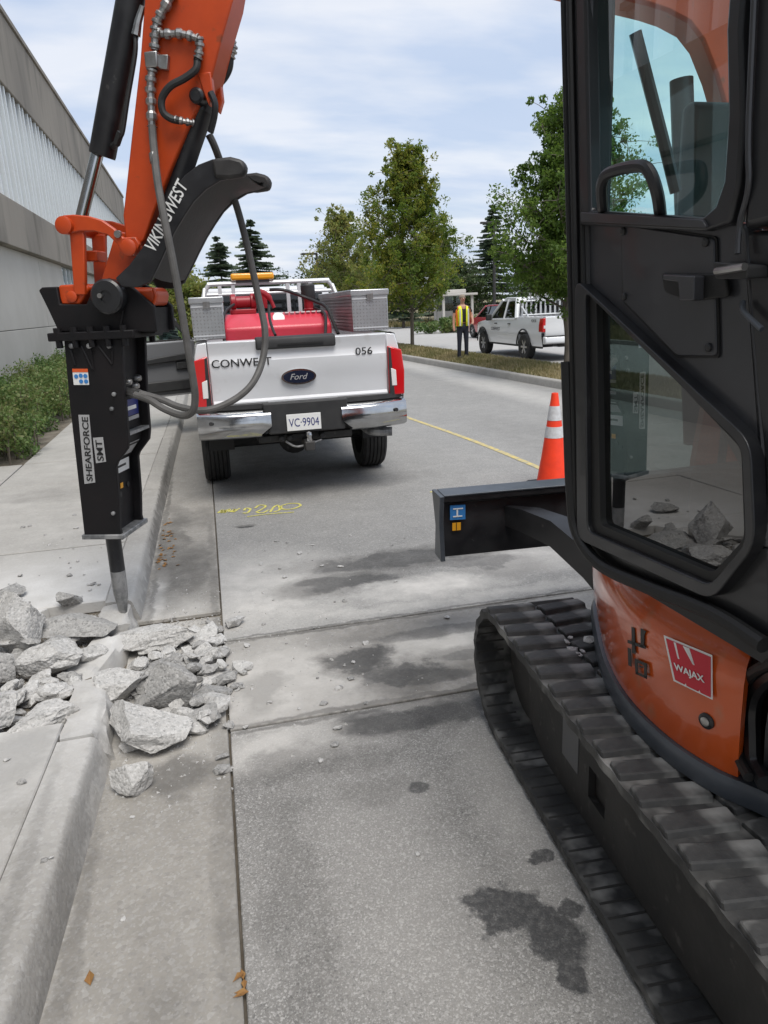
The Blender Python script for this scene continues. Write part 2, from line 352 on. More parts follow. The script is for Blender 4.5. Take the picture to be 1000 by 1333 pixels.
def leaf_mat(name, cols, trans=.35):
    m = bpy.data.materials.new(name); m.use_nodes = True; t = m.node_tree; b = t.nodes['Principled BSDF']; N = t.nodes.new; L = t.links.new
    g = N('ShaderNodeNewGeometry'); r = N('ShaderNodeValToRGB'); e = r.color_ramp.elements
    while len(e) < len(cols): e.new(.5)
    for i, c in enumerate(cols): e[i].position = i / (len(cols) - 1); e[i].color = (*c, 1)
    n = N('ShaderNodeTexNoise'); n.inputs['Scale'].default_value = .9; n.inputs['Detail'].default_value = 2; tcn = N('ShaderNodeTexCoord'); L(tcn.outputs['Object'], n.inputs['Vector'])
    a = N('ShaderNodeMath'); a.operation = 'MULTIPLY_ADD'; L(g.outputs['Random Per Island'], a.inputs[0]); a.inputs[1].default_value = .6
    k = N('ShaderNodeMapRange'); k.inputs['From Min'].default_value = .35; k.inputs['From Max'].default_value = .65; k.inputs['To Max'].default_value = .5; L(n.outputs[0], k.inputs[0]); L(k.outputs[0], a.inputs[2])
    L(a.outputs[0], r.inputs[0]); L(r.outputs[0], b.inputs['Base Color']); b.inputs['Roughness'].default_value = .55
    o = t.nodes['Material Output']; tl = N('ShaderNodeBsdfTranslucent'); L(r.outputs[0], tl.inputs[0]); x = N('ShaderNodeMixShader'); x.inputs[0].default_value = trans
    L(b.outputs[0], x.inputs[1]); L(tl.outputs[0], x.inputs[2]); L(x.outputs[0], o.inputs[0]); MATS[name] = m; return m
leaf_mat('leaf_green', [(.07, .13, .02), (.12, .19, .028), (.20, .25, .035), (.36, .33, .05)], .6)
leaf_mat('leaf_pale', [(.13, .19, .05), (.19, .25, .06), (.28, .30, .08), (.36, .32, .09)], .6)
leaf_mat('leaf_fresh', [(.06, .12, .02), (.11, .19, .03), (.19, .27, .05)], .6)
leaf_mat('leaf_hedge', [(.05, .10, .03), (.09, .16, .04), (.15, .22, .06), (.2, .2, .08)], .4)
leaf_mat('needle', [(.05, .08, .05), (.08, .115, .07), (.12, .15, .09)], .35)
leaf_mat('leaf_dark', [(.03, .055, .018), (.05, .085, .025), (.08, .11, .03)], .25)
leaf_mat('grass_blades', [(.14, .15, .05), (.27, .24, .11), (.42, .34, .19)], .4)
DUST = (.62, .595, .555)
WET = [(.745, 1.70, .115, .10, .95), (.82, 1.55, .085, .10, .95), (.81, 1.43, .04, .06, .95), (.915, 1.85, .05, .025, .9), (.90, 1.64, .04, .03, .9), (.63, 2.33, .045, .035, .75), (.72, 2.80, .30, .085, .6), (1.02, 2.84, .16, .10, .5), (.55, 2.88, .12, .05, .6)]
ground_mat('asphalt', (.20, .193, .18), (.27, .26, .242), DUST, 165., (.07, .07, .068), (.58, .565, .54), wet=WET,
    stain=[(.75, 2.83, .38, .14, .9), (1.05, 2.95, .25, .16, .7), (.25, 2.6, .3, .12, .5), (3.3, 9, 1.3, 14, .25), (5.5, 14, .8, 9, .2), (.45, 2.35, .12, .1, .35), (.1, 1.9, .1, .5, .3), (.62, 2.92, .9, .02, .8)], dusty=[(.15, 2.78, .4, .16, .8), (1.0, 2.2, .16, .5, .4), (.5, 2.9, .7, .03, .8), (.45, 1.9, .2, .6, .25), (.95, 1.35, .12, .3, .35)], speck=.48)
ground_mat('patch_concrete', (.28, .265, .24), (.35, .33, .30), DUST, 60., (.17, .165, .16), (.42, .41, .40), dusty=[(.2, 3.3, .42, .4, .85), (1.25, 3.45, .4, .16, .9), (1.6, 3.7, .5, .1, .6)],
    stain=[(.62, 3.42, .2, .14, .95), (.85, 3.15, .3, .16, .8), (1.15, 3.3, .3, .1, .5), (1.0, 3.7, .6, .12, .5), (.8, 2.98, 1., .02, .8), (.9, 3.86, 1.2, .018, .8), (.1, 3.25, .12, .2, .5)], speck=.3, bump=.2, wet=[(.66, 3.42, .17, .11, .62), (.80, 3.24, .22, .09, .66), (1.15, 3.62, .4, .07, .5), (1.2, 3.3, .16, .05, .45), (.98, 3.12, .2, .06, .5)])
ground_mat('road_far', (.25, .245, .232), (.31, .30, .282), DUST, 90., (.13, .13, .13), (.44, .43, .41), dusty=[(.25, 4.6, .5, .7, .8), (1.3, 4.25, .45, .16, 1.), (2.0, 4.6, .4, .25, .8), (1.2, 4.0, 1.2, .1, .6), (5.9, 17, .4, 8, .5)],
    stain=[(.75, 4.55, .42, .2, .85), (1.35, 4.85, .8, .22, .8), (.5, 4.95, .2, .1, .4), (1.9, 4.5, .3, .2, .5), (.9, 8.2, .9, 1.2, .35), (.2, 6.15, .09, .05, .9), (1., 3.91, 1.4, .018, .8), (1.7, 7.4, .5, .3, .3), (4.2, 8, .5, 3, .2)], speck=.5, wet=[(.85, 4.5, .30, .12, .55), (1.25, 4.86, .62, .13, .5), (1.75, 4.62, .3, .12, .5), (.62, 4.62, .18, .07, .5), (.2, 6.12, .07, .03, .8)])
ground_mat('gutter_concrete', (.28, .262, .232), (.35, .33, .295), DUST, 70., (.19, .18, .17), (.45, .44, .42), dusty=[(-.3, 3.5, .3, .6, .9), (-.45, 4.5, .05, .6, 1.), (-.35, 4.35, .2, .3, .6)],
    stain=[(-.3, 2.68, .22, .13, .8), (-.25, 5.3, .16, .5, .85), (-.38, 5.9, .12, 1.2, .8), (-.2, 6.6, .2, .3, .5), (-.33, 1.3, .14, .5, .35), (-.1, 2.2, .05, 1., .4), (-.09, 5.2, .03, 1.5, .5), (-.3, 4.3, .3, .02, .8), (-.56, 1.9, .03, .7, .5), (-.48, 6.3, .025, 2.4, .8)], speck=.35)
ground_mat('sidewalk_concrete', (.36, .345, .318), (.44, .425, .395), (.60, .59, .57), 60., (.26, .25, .24), (.5, .49, .47), dusty=[(-1.1, 4.6, .8, .7, 1.), (-.9, 2.9, .4, .3, .8)], stain=[(-1.5, 7.5, .5, .3, .3), (-.9, 2.8, .14, .2, .5)], speck=.25, bump=.25)
ground_mat('kerb_concrete', (.31, .295, .268), (.385, .368, .338), (.58, .57, .55), 65., (.21, .2, .19), (.47, .46, .44), dusty=[(-.62, 3.4, .3, .9, 1.), (-.62, 4.8, .2, .6, .6)], stain=[(-.6, 2.1, .02, 1.2, .45), (-.72, 1.8, .03, 1., .35), (-.53, 7.5, .02, 3., .7)], speck=.35, bump=.3)
ground_mat('lot_concrete', (.40, .39, .375), (.44, .43, .41), DUST, 40., (.33, .32, .31), (.46, .45, .44), speck=.2)
ground_mat('rubble_concrete', (.44, .43, .412), (.60, .585, .56), DUST, 75., (.15, .148, .14), (.66, .65, .63), speck=.55, bump=1.)
ground_mat('rubble_dark', (.27, .263, .25), (.43, .42, .405), DUST, 70., (.08, .08, .078), (.5, .49, .47), speck=.55, bump=1.)
ground_mat('grass_soil', (.19, .17, .09), (.29, .24, .15), DUST, 30., (.1, .09, .04), (.3, .25, .14), speck=.4, bump=.8, rough=.95)
# ================================================================ the setting
def interp(tab, y):
    if y <= tab[0][0]: return tab[0][1]
    for (a, b), (c, d) in zip(tab, tab[1:]):
        if y <= c: return b + (d - b) * (y - a) / (c - a)
    return tab[-1][1]
KX = [(-8, -1.15), (1.2, -.635), (2.2, -.58), (3.0, -.545), (4.2, -.535), (6.1, -.52), (8.7, -.485), (12, -.43), (30, -.28), (120, .2)]
def kx(y): return interp(KX, y)
GXT = [(-8, -.13), (1.5, -.076), (3, -.062), (7, -.043), (120, .3)]
def gx(y): return interp(GXT, y)
def rx(y): return 6.84 - .058 * (y - 12.8) if y < 40 else 5.26 - .02 * (y - 40)      # right kerb foot
def ix(y): return rx(y) + 1.95 if y < 40 else rx(y) + 1.95                            # far edge of the planted island

g = MB(); g.add([(-600, -300, -.09), (600, -300, -.09), (600, 1200, -.09), (-600, 1200, -.09)], [(0, 1, 2, 3)])
tag(g.build('ground', M['grass_soil']), 'flat grass and soil ground around the street', 'ground', kind='structure')
def strip(mb, fl, fr_, ys, z0, z1, jit=0.):
    """closed slab between x=fl(y) and x=fr(y)"""
    n = len(ys)
    vs = [(fl(y), y, z1) for y in ys] + [(fr_(y), y, z1) for y in ys] + [(fl(y), y, z0) for y in ys] + [(fr_(y), y, z0) for y in ys]
    fs = []
    for i in range(n - 1):
        fs += [(i, n + i, n + i + 1, i + 1), (2*n + i, 2*n + i + 1, 3*n + i + 1, 3*n + i), (i, i + 1, 2*n + i + 1, 2*n + i), (n + i, 3*n + i, 3*n + i + 1, n + i + 1)]
    fs += [(0, 2*n, 3*n, n), (n - 1, 2*n - 1, 4*n - 1, 3*n - 1)]
    return mb.add(vs, fs)
def ysteps(a, b):
    out = [a]; y = a
    while y < b - .01:
        st = .6 if y < 14 else (3 if y < 40 else 10); y = min(y + st, b); out.append(y)
    return out
road = tag(strip(MB(), lambda y: kx(y) - .05, lambda y: rx(y) + .05, ysteps(-8, 120), -.085, -.028).build('road', M['dirt']), 'grey street running past the breaking work', 'road', kind='structure')
for a, b, mt in ((-8, 2.945, 'asphalt'), (2.962, 3.877, 'patch_concrete'), (3.893, 120, 'road_far')):
    strip(MB(), lambda y: gx(y) + .005, rx, ysteps(a, b), -.026, 0).build('road_slab', M[mt], road, bevel=.004, seg=1)
gut = road
gj = [-8, -1.6, 1.35, 2.9, 4.33, 7.2, 10.2, 13.2, 16.2, 20, 30, 60, 120]
for a, b in zip(gj, gj[1:]):
    ea, eb = a + .006, b - .006
    if b == 2.9: eb = 2.97
    if a == 2.9: continue
    strip(MB(), lambda y: kx(y) - .03, lambda y: gx(y) - .005, ysteps(ea, eb), -.026, .001).build('gutter_slab', M['gutter_concrete'], road, bevel=.004, seg=1)
strip(MB(), lambda y: kx(y) - .03, lambda y: gx(y) - .01, [2.972 + .1 * i for i in range(14)], -.026, -.006).build('gutter_slab', M['gutter_concrete'], road)

# ---- left kerb: profile swept along the street, in cast lengths
def kerb_sweep(mb, ys, f, h=.14, wtop=.135, jag=0., s=1):
    prof = [(-.19, -.05), (-.19, h), (-.062, h), (-.047, h - .006), (-.036, h - .02), (-.03, h - .045), (-.002, .012), (.004, -.05)]
    rows = []
    for y in ys:
        rows.append([(f(y) + s * a, y, z) for a, z in prof])
    n = len(prof)
    mb.sheet(rows)
    mb.add([p for p in rows[0]], [tuple(range(n))]); mb.add([p for p in rows[-1]], [tuple(range(n))[::-1]])
    return mb
kerb = root('kerb', (kx(5) - .1, 5, 0), 'pale concrete kerb along the sidewalk, broken beside the breaker', 'kerb', kind='structure')
kj = [-8, -2.9, 0.1, 2.86]
for a, b in zip(kj, kj[1:]): kerb_sweep(MB(), ysteps(a + .004, b - .004), kx).build('kerb_length', M['kerb_concrete'], kerb)
kj = [4.36, 7.3, 10.3, 13.3, 16.3, 19.3, 22.3, 30, 60, 120]
for a, b in zip(kj, kj[1:]): kerb_sweep(MB(), ysteps(a + .004, b - .004), kx).build('kerb_length', M['kerb_concrete'], kerb)
# ---- sidewalk slabs
walk = tag(strip(MB(), lambda y: -4.3, lambda y: kx(y) - .17, ysteps(-8, 60), -.085, .06).build('sidewalk', M['dirt']), 'pale concrete sidewalk between kerb and building', 'sidewalk', kind='structure')
sj = [-8, -4.5, -2.3, -.15, 1.95, 3.02, 4.42, 5.62, 6.85, 8.05, 9.3, 10.5, 11.7, 12.9, 14.1, 15.3, 18, 24, 30, 40, 60]
rnd = random.Random(3)
for i, (a, b) in enumerate(zip(sj, sj[1:])):
    zt = .139 + rnd.uniform(-.003, .003)
    if a == 3.02:                                              # the slab the breaker has smashed: a ragged edge is left
        pts = [(-2.196, a + .006), (-1.0, a + .006), (-1.08, 3.1), (-1.22, 3.14), (-1.3, 3.3), (-1.43, 3.42), (-1.39, 3.6), (-1.52, 3.78), (-1.45, 3.95), (-1.3, 4.1), (-1.34, 4.24), (-1.16, 4.3), (-1.05, b - .006), (-2.196, b - .006)]
        MB().prism(pts, .062, zt).build('slab', M['sidewalk_concrete'], walk, bevel=.006, seg=1)
    else:
        strip(MB(), lambda y: -2.196, lambda y: kx(y) - .196, ysteps(a + .006, b - .006), .062, zt).build('slab', M['sidewalk_concrete'], walk, bevel=.006, seg=1)
    if b <= 9.4: strip(MB(), lambda y: -4.25, lambda y: -2.21, [a + .006, b - .006], .062, .139).build('slab', M['sidewalk_concrete'], walk, bevel=.006, seg=1)
# planting bed edge
tag(strip(MB(), lambda y: -4.2, lambda y: -2.21, [9.31, 30, 60], .06, .11).build('planting_bed', M['dirt']), 'bare soil bed under the low hedge', 'soil', kind='structure')

# ---- right hand kerb and planted island
isl = root('island', (rx(20) + 1, 20, 0), 'dry grass island between the street and the parking lane', 'grass island', kind='structure')
for a, b in ((-8, 8), (8, 14), (14, 20), (20, 26), (26, 34), (34, 60), (60, 120)):
    kerb_sweep(MB(), ysteps(a + .006, b - .006), lambda y: rx(y), s=-1, h=.15).build('kerb_length', M['kerb_concrete'], isl)
    kerb_sweep(MB(), ysteps(a + .006, b - .006), lambda y: ix(y), s=1, h=.15).build('kerb_length', M['kerb_concrete'], isl)
mb = MB(); rows = []
for y in ysteps(-8, 120):
    L_, Rr = rx(y) + .185, ix(y) - .185
    rows.append([(L_ + (Rr - L_) * t, y, .13 + .10 * math.sin(math.pi * t) + .015 * math.sin(y * 3 + t * 9)) for t in (0, .15, .3, .5, .7, .85, 1)])
mb.sheet(rows).build('turf', M['grass_soil'], isl)
rnd = random.Random(11); mb = MB()
for i in range(26000):
    y = 9 + 30 * rnd.random() ** 1.5; t = rnd.random(); L_, Rr = rx(y) + .19, ix(y) - .19; x = L_ + (Rr - L_) * t
    z = .12 + .10 * math.sin(math.pi * t); h = rnd.uniform(.03, .085) * (1 + y / 40); a = rnd.uniform(0, 6.28); wv = .008 + y * .0007
    dx, dy = math.cos(a) * wv, math.sin(a) * wv; lx, ly = rnd.uniform(-.05, .05), rnd.uniform(-.05, .05)
    mb.add([(x - dx, y - dy, z), (x + dx, y + dy, z), (x + lx, y + ly, z + h)], [(0, 1, 2)])
tag(mb.build('grass_blades', M['grass_blades'], fix=False), 'short dry grass growing on the island', 'grass', kind='stuff')
# parking lane / second carriageway beyond the island, far verge
lot = tag(strip(MB(), lambda y: ix(y) + .003, lambda y: 15.2 - .02 * y if y < 43 else 14.4, ysteps(-8, 120), -.08, .0).build('parking_lane', M['lot_concrete']), 'pale paved lane beyond the grass island', 'road', kind='structure')
tag(strip(MB(), lambda y: 14.4, lambda y: 120, [43.5, 54], -.08, .0).build('cross_road', M['lot_concrete']), 'pale road crossing beyond the island', 'road', kind='structure')
strip(MB(), lambda y: 14.95 - .02 * y, lambda y: 15.15 - .02 * y, ysteps(-8, 43), -.05, .14).build('kerb_length', M['kerb_concrete'], isl)
rnd = random.Random(12); mb = MB()
for i in range(9000):
    y = rnd.uniform(20, 43); x = 15.2 - .02 * y + 14 * rnd.random() ** 1.7; h = rnd.uniform(.08, .22); a = rnd.uniform(0, 6.28); wv = .05
    mb.add([(x - math.cos(a) * wv, y - math.sin(a) * wv, -.09), (x + math.cos(a) * wv, y + math.sin(a) * wv, -.09), (x + rnd.uniform(-.05, .05), y, h)], [(0, 1, 2)])
for i in range(9000):
    y = 54 + 16 * rnd.random() ** 1.5; x = rnd.uniform(6, 45); h = rnd.uniform(.1, .35); a = rnd.uniform(0, 6.28); wv = .08
    mb.add([(x - math.cos(a) * wv, y - math.sin(a) * wv, -.09), (x + math.cos(a) * wv, y + math.sin(a) * wv, -.09), (x + rnd.uniform(-.05, .05), y, h)], [(0, 1, 2)])
tag(mb.build('verge_grass', M['grass_blades'], fix=False), 'rough grass verge beyond the parking lane', 'grass', kind='stuff')

# ---- painted and sprayed markings (4 mm films)
def flat_path(name, pts, wd, mt, label, cat='marking', z=.004, group=None):
    P = [Vector(p) for p in pts]; mb = MB(); rows = [[], []]
    for i, p in enumerate(P):
        t = (P[min(i + 1, len(P) - 1)] - P[max(i - 1, 0)]).normalized(); nn = Vector((-t.y, t.x))
        rows[0].append((p.x + nn.x * wd / 2, p.y + nn.y * wd / 2, z)); rows[1].append((p.x - nn.x * wd / 2, p.y - nn.y * wd / 2, z))
    o = mb.sheet(rows).build(name, M[mt], parent=None, origin=(P[0].x, P[0].y, 0), fix=False)
    return tag(o, label, cat, group)
cl = [(3.43, 5.2), (3.42, 7.2), (3.33, 9.1), (3.10, 11.5), (2.95, 14), (2.7, 20), (2.5, 30), (2.3, 60)]
flat_path('centre_line', [tuple(p)[:2] for p in spl([(a, b, 0) for a, b in cl], 8)], .075, 'yellow_paint', 'worn yellow painted line along the middle of the street', 'road line')
a = ground(560, 641); b = ground(622, 634)
flat_path('sprayed_dash', [(a.x, a.y), (b.x, b.y)], .035, 'spray_yellow', 'short sprayed yellow dash on asphalt behind the dozer blade', 'paint mark')
sp = root('sprayed_note', ground(340, 662), 'yellow sprayed survey note with an underline behind the truck', 'paint mark')
def spray(px, wd=.022):
    P = [ground(x, y) for x, y in px]; P = spl(P, 5); rows = [[], []]
    for i, p in enumerate(P):
        t = (P[min(i + 1, len(P) - 1)] - P[max(i - 1, 0)]).normalized(); nn = Vector((-t.y, t.x, 0)) * wd / 2
        rows[0].append((p.x + nn.x, p.y + nn.y, .004)); rows[1].append((p.x - nn.x, p.y - nn.y, .004))
    MB().sheet(rows).build('stroke', M['spray_yellow'], sp, fix=False)
for st in ([(284, 668), (290, 664), (288, 668), (294, 664), (292, 668), (299, 663), (298, 667)], [(300, 667), (306, 663), (304, 667), (312, 662)], [(316, 668), (322, 668), (326, 663), (320, 662), (318, 665)],
           [(332, 662), (338, 658), (346, 659), (340, 664), (334, 667), (342, 668), (350, 664)], [(352, 667), (356, 661), (362, 658), (364, 664), (356, 667)], [(366, 659), (376, 656), (388, 656), (391, 659), (380, 663), (368, 663), (366, 659)]): spray(st)
spray([(322, 673), (345, 670), (383, 667)], .018)

# ================================================================ building along the left
bl = root('office_building', (-4.2, 20, 0), 'long concrete building with a ribbon of tall glazing and deep bands', 'building')
Y0, Y1, XF = -14., 55., -4.0
MB().b6(XF - 12, XF, Y0, Y1, 7.33, 9.25).build('roof_fascia', M['bldg_concrete'], bl, bevel=.03)
MB().b6(XF - 12.2, XF + .05, Y0 - .05, Y1 + .05, 9.25, 9.38).build('roof_coping', M['bldg_concrete'], bl)
pan = [Y0 + i * 4.6 for i in range(16)]
for a, b in zip(pan, pan[1:]): MB().b6(XF - 1, XF - .002, a + .012, min(b, Y1) - .012, 3.45, 4.55).build('spandrel_panel', M['bldg_concrete'], bl, bevel=.015)
MB().b6(XF - 11, XF - .35, Y0 + .1, Y1 - .1, 3.4, 7.4).build('core_wall', M['blind'], bl)
gl = MB(); gl.b6(XF - .27, XF - .255, Y0 + .1, Y1 - .1, 4.5, 7.36); gl.build('glazing', M['bldg_glass'], bl)
MB().b6(XF - .30, XF - .16, Y0 + .1, Y1 - .1, 5.42, 5.50).build('transom', M['bldg_dark'], bl)
MB().b6(XF - .36, XF - .13, Y0 + .1, Y1 - .1, 7.20, 7.36).build('head_rail', M['bldg_dark'], bl)
me0 = None; y = Y0 + .4; k = 0
while y < Y1 - .2:
    if me0 is None:
        me0 = MB().b6(XF - .27, XF - .04, y - .05, y + .05, 4.5, 7.34).build('mullion', M['mullion'], bl); ybase = y
    else:
        c = me0.copy(); COL.objects.link(c); c.parent = bl; c.location = (0, y - ybase, 0)
    y += .62 if k % 2 == 0 else .42; k += 1
wl = [(Y0, 7.0), (7.02, 15.2), (15.22, 23.4), (23.42, 27.2), (30.6, 38), (38.02, 46), (46.02, Y1)]
for a, b in wl:
    for z0, z1 in ((0, 1.55), (1.565, 3.44)): MB().b6(XF - 11, XF - .2, a + .008, b - .008, z0, z1).build('wall_panel', M['bldg_wall'], bl, bevel=.01)
MB().b6(XF - 10, XF - .5, 27.2, 30.6, 0, 3.44).build('lobby', M['bldg_dark'], bl)
for i in range(5): MB().b6(XF - .32, XF - .22, 27.3 + i * .8, 27.36 + i * .8, 0, 3.4).build('lobby_mullion', M['mullion'], bl)
MB().b6(XF - .29, XF - .27, 27.25, 30.55, .05, 3.4).build('lobby_glass', M['bldg_glass'], bl)
mb = MB()
for yy in (7.01, 15.21, 23.41): mb.b6(XF - 3, XF - .22, yy - .03, yy + .03, 0, 3.4)
mb.b6(XF - 3, XF - .22, Y0 + .1, 27.1, 1.53, 1.6); mb.build('joint_backing', M['bldg_dark'], bl)

# ================================================================ vegetation
def leaves(mb, centers, n, spread, size, rnd, up=.4):
    vs, fs = mb.v, mb.f
    for i in range(n):
        c, r = centers[rnd.randrange(len(centers))]
        while True:
            d = Vector((rnd.uniform(-1, 1), rnd.uniform(-1, 1), rnd.uniform(-1, 1)))
            if d.length < 1: break
        p = c + d * r * spread
        nrm = Vector((rnd.gauss(0, 1), rnd.gauss(0, 1), rnd.gauss(0, 1) + up * 2)).normalized()
        u = nrm.cross(Vector((rnd.gauss(0, 1), rnd.gauss(0, 1), rnd.gauss(0, .4)))).normalized(); v = nrm.cross(u); s = size * rnd.uniform(.6, 1.3)
        b = len(vs); vs += [p - u * s, p + v * s * .55, p + u * s, p - v * s * .55]; fs.append((b, b + 1, b + 2, b + 3))
def broadleaf(base, H, trunk_h, prof, label, lm, n=14000, size=.06, seed=1, tr=.07, nl=46, group=None, name='street_tree', cat='tree', clump=.34, rise=.75, xs=1.):
    """prof: list of (height fraction, crown radius)"""
    rnd = random.Random(seed); B = Vector(base); rt = root(name, B, label, cat, group)
    bend = [(B + Vector((rnd.uniform(-.04, .04) * H / 6 * i, rnd.uniform(-.04, .04) * H / 6 * i, H * .93 * i / 8))) for i in range(9)]; bend[0] = B - Vector((0, 0, .05))
    tp = spl(bend, 3); rr = [tr * (1.25 if i == 0 else 1) * (1 - .88 * i / (len(tp) - 1)) for i in range(len(tp))]
    limbs = MB(); limbs.tube(tp, rr, 9); centers = []
    def trunk_at(z):
        for a, b in zip(tp, tp[1:]):
            if b.z - B.z >= z: t = (z - (a.z - B.z)) / max(b.z - a.z, 1e-4); return a.lerp(b, t)
        return tp[-1]
    ga = rnd.random() * 6
    for i in range(nl):
        f = (i + .5) / nl; z0 = trunk_h * .95 + (H * .95 - trunk_h) * f ** 1.05; ga += 2.4
        z1 = min(z0 + rise * (H - z0) * rnd.uniform(.12, .3), H); hf = (z1) / H
        R = interp(prof, hf) * rnd.choice((.55, .8, .95, 1.05, 1.2)) * rnd.uniform(.9, 1.1); a0 = trunk_at(z0 * .93); tip = Vector((B.x + math.cos(ga) * R * xs, B.y + math.sin(ga) * R, B.z + z1))
        midp = a0.lerp(tip, .5) + Vector((0, 0, -.06 * R)); path = spl([a0, midp, tip], 4)
        r0 = max(.012, tr * .38 * (1 - f * .7)); limbs.tube(path, [r0 * (1 - .8 * j / (len(path) - 1)) for j in range(len(path))], 5, caps=False)
        for j in range(3, len(path)):
            t = j / (len(path) - 1)
            if t < .3: continue
            p = path[j]; cr = clump * (.55 + .5 * (R / max(q[1] for q in prof))) * rnd.uniform(.5, 1.25)
            if rnd.random() < .8: centers.append((p, cr))
            for q in range(2 if rnd.random() < .7 else 3):
                d = Vector((rnd.gauss(0, 1), rnd.gauss(0, 1), rnd.gauss(0, .8))) * cr * 1.0; tw = p + d; centers.append((tw, cr * rnd.uniform(.35, .8)))
                limbs.tube([p, p.lerp(tw, .55) + Vector((0, 0, .02)), tw], [.008, .006, .003], 4, caps=False)
    limbs.build('trunk', M['bark'], rt, fix=False)
    lf = MB(); leaves(lf, centers, n, 1., size, rnd); lf.build('crown', M[lm], rt, fix=False)
    return rt
CP = [(0, 0), (.16, .5), (.22, 1.6), (.32, 2.2), (.45, 2.1), (.58, 1.65), (.72, 1.15), (.86, .6), (1., .15)]
b = ground(537, 452, .17)
broadleaf((b.x, b.y, .15), 7.2, 1.35, CP, 'pyramidal green street tree with yellowing leaves on the island behind the person', 'leaf_green', 56000, .052, 5, .075, 84, group=None, clump=.30, xs=1.)
broadleaf((7.0, 36, 0), 6.4, 1.2, [(0, 0), (.2, .8), (.35, 2.1), (.55, 1.9), (.8, 1.), (1, .2)], 'paler looser tree standing beyond the pyramidal street tree', 'leaf_pale', 20000, .065, 8, .08, 50, clump=.36)
b2 = ground(738, 477, .2)
broadleaf((b2.x, b2.y, .17), 5.9, 1.45, [(0, 0), (.22, .55), (.29, 1.25), (.42, 1.6), (.58, 1.35), (.75, 1.0), (.9, .55), (1, .12)], 'fresh green tree with pale trunk on the island beside the white parked pickup', 'leaf_fresh', 70000, .042, 21, .085, 80, clump=.28)

def conifer(base, H, R, label, seed, group=None, n_wh=48, detail=10):
    rnd = random.Random(seed); B = Vector(base); rt = root('conifer', B, label, 'conifer', group)
    MB().tube([B - Vector((0, 0, .1)), B + Vector((.05, 0, H * .5)), B + Vector((0, 0, H))], [H * .018, H * .011, .02], 7).build('trunk', M['bark'], rt, fix=False)
    mb = MB(); vs, fs = mb.v, mb.f
    for i in range(n_wh):
        f = i / n_wh; z = H * (.10 + .9 * f) + rnd.uniform(-.12, .12); Rr = R * (1 - f) ** .8 * rnd.uniform(.65, 1.1) + .1
        for k in range(rnd.randint(5, 8)):
            z += rnd.uniform(-.1, .1); a = rnd.uniform(0, 6.28); L_ = Rr * rnd.uniform(.6, 1.15); dirv = Vector((math.cos(a), math.sin(a), 0)); side = Vector((-dirv.y, dirv.x, 0))
            for j in range(detail):
                t = (j + .6) / detail; p = B + Vector((0, 0, z - .16 * L_ * t + .1 * L_ * t * t)) + dirv * L_ * t
                for s in (-1, 1):
                    ln = (.34 * L_ * (1.05 - t) + .14) * rnd.uniform(.6, 1.2); e = p + (side * s * .8 + dirv * .6) * ln + Vector((0, 0, rnd.uniform(-.15, .03) * ln - .08)); wv = Vector((0, 0, 1)) * .045 + dirv * .075
                    b_ = len(vs); vs += [p - wv, p + wv, e + wv * .5, e - wv * .5]; fs.append((b_, b_ + 1, b_ + 2, b_ + 3))
    mb.build('crown', M['needle'], rt, fix=False); return rt
GC = 'conifers beyond the street'
for x, y, H, R, sd, lab in ((4.6, 60, 8.4, 3.4, 1, 'tall dark conifer behind the truck rack, the taller of the pair'), (2.1, 62, 7.4, 3.1, 2, 'dark conifer behind the excavator thumb, the shorter of the pair'), (24.3, 60, 9.3, 3.2, 3, 'tall dark conifer beyond the parked white pickup'),
                            (21.2, 64, 8.2, 2.4, 4, 'conifer between the pale shelter and the tallest conifer'), (14.2, 52, 6.5, 1.9, 5, 'dark conifer showing beside the pyramidal street tree'), (28.5, 58, 8.2, 2.6, 6, 'conifer rising behind the fresh green island tree'), (-1.5, 66, 8, 2.2, 7, 'conifer half hidden behind the excavator arm')):
    conifer((x, y, -.09), H, R, lab, sd, GC)
def bush(base, rx_, ry_, h, label, lm, n, size, seed, name='bush', cat='bush', group=None):
    rnd = random.Random(seed); B = Vector(base); rt = root(name, B, label, cat, group); cs = []; st = MB()
    for i in range(max(8, int(rx_ * ry_ * 10))):
        a = rnd.uniform(0, 6.28); r = math.sqrt(rnd.random()); p = B + Vector((math.cos(a) * r * rx_, math.sin(a) * r * ry_, h * rnd.uniform(.35, .85) * (1 - .35 * r * r)))
        cs.append((p, h * .32)); st.tube([B + Vector((math.cos(a) * r * rx_ * .5, math.sin(a) * r * ry_ * .5, -.02)), p], [.018, .006], 4, caps=False)
    tag(st.build('stem', M['bark'], rt, fix=False), kind='stuff'); lf = MB(); leaves(lf, cs, n, 1.1, size, rnd); lf.build('foliage', M[lm], rt, fix=False); return rt
# low hedge in front of the building
rnd = random.Random(31); hd = root('hedge', (-3.1, 14, .11), 'low scruffy green hedge between sidewalk and building wall', 'hedge'); cs = []; st = MB()
for i in range(1100):
    y = 9.4 + 17 * rnd.random() ** 1.4; x = rnd.uniform(-4.0, -2.32 + .12 * math.sin(y * 2)); h = rnd.uniform(.04, .62) * (1. + .25 * math.sin(y * 3.1 + x))
    cs.append((Vector((x, y, .13 + h)), .17)); 
    if i % 3 == 0: st.tube([(x, y, .09), (x + .03, y, .11 + h)], [.012, .005], 4, caps=False)
tag(st.build('stem', M['bark'], hd, fix=False), kind='stuff'); lf = MB(); leaves(lf, cs, 95000, 1., .028, rnd); lf.build('foliage', M['leaf_hedge'], hd, fix=False)
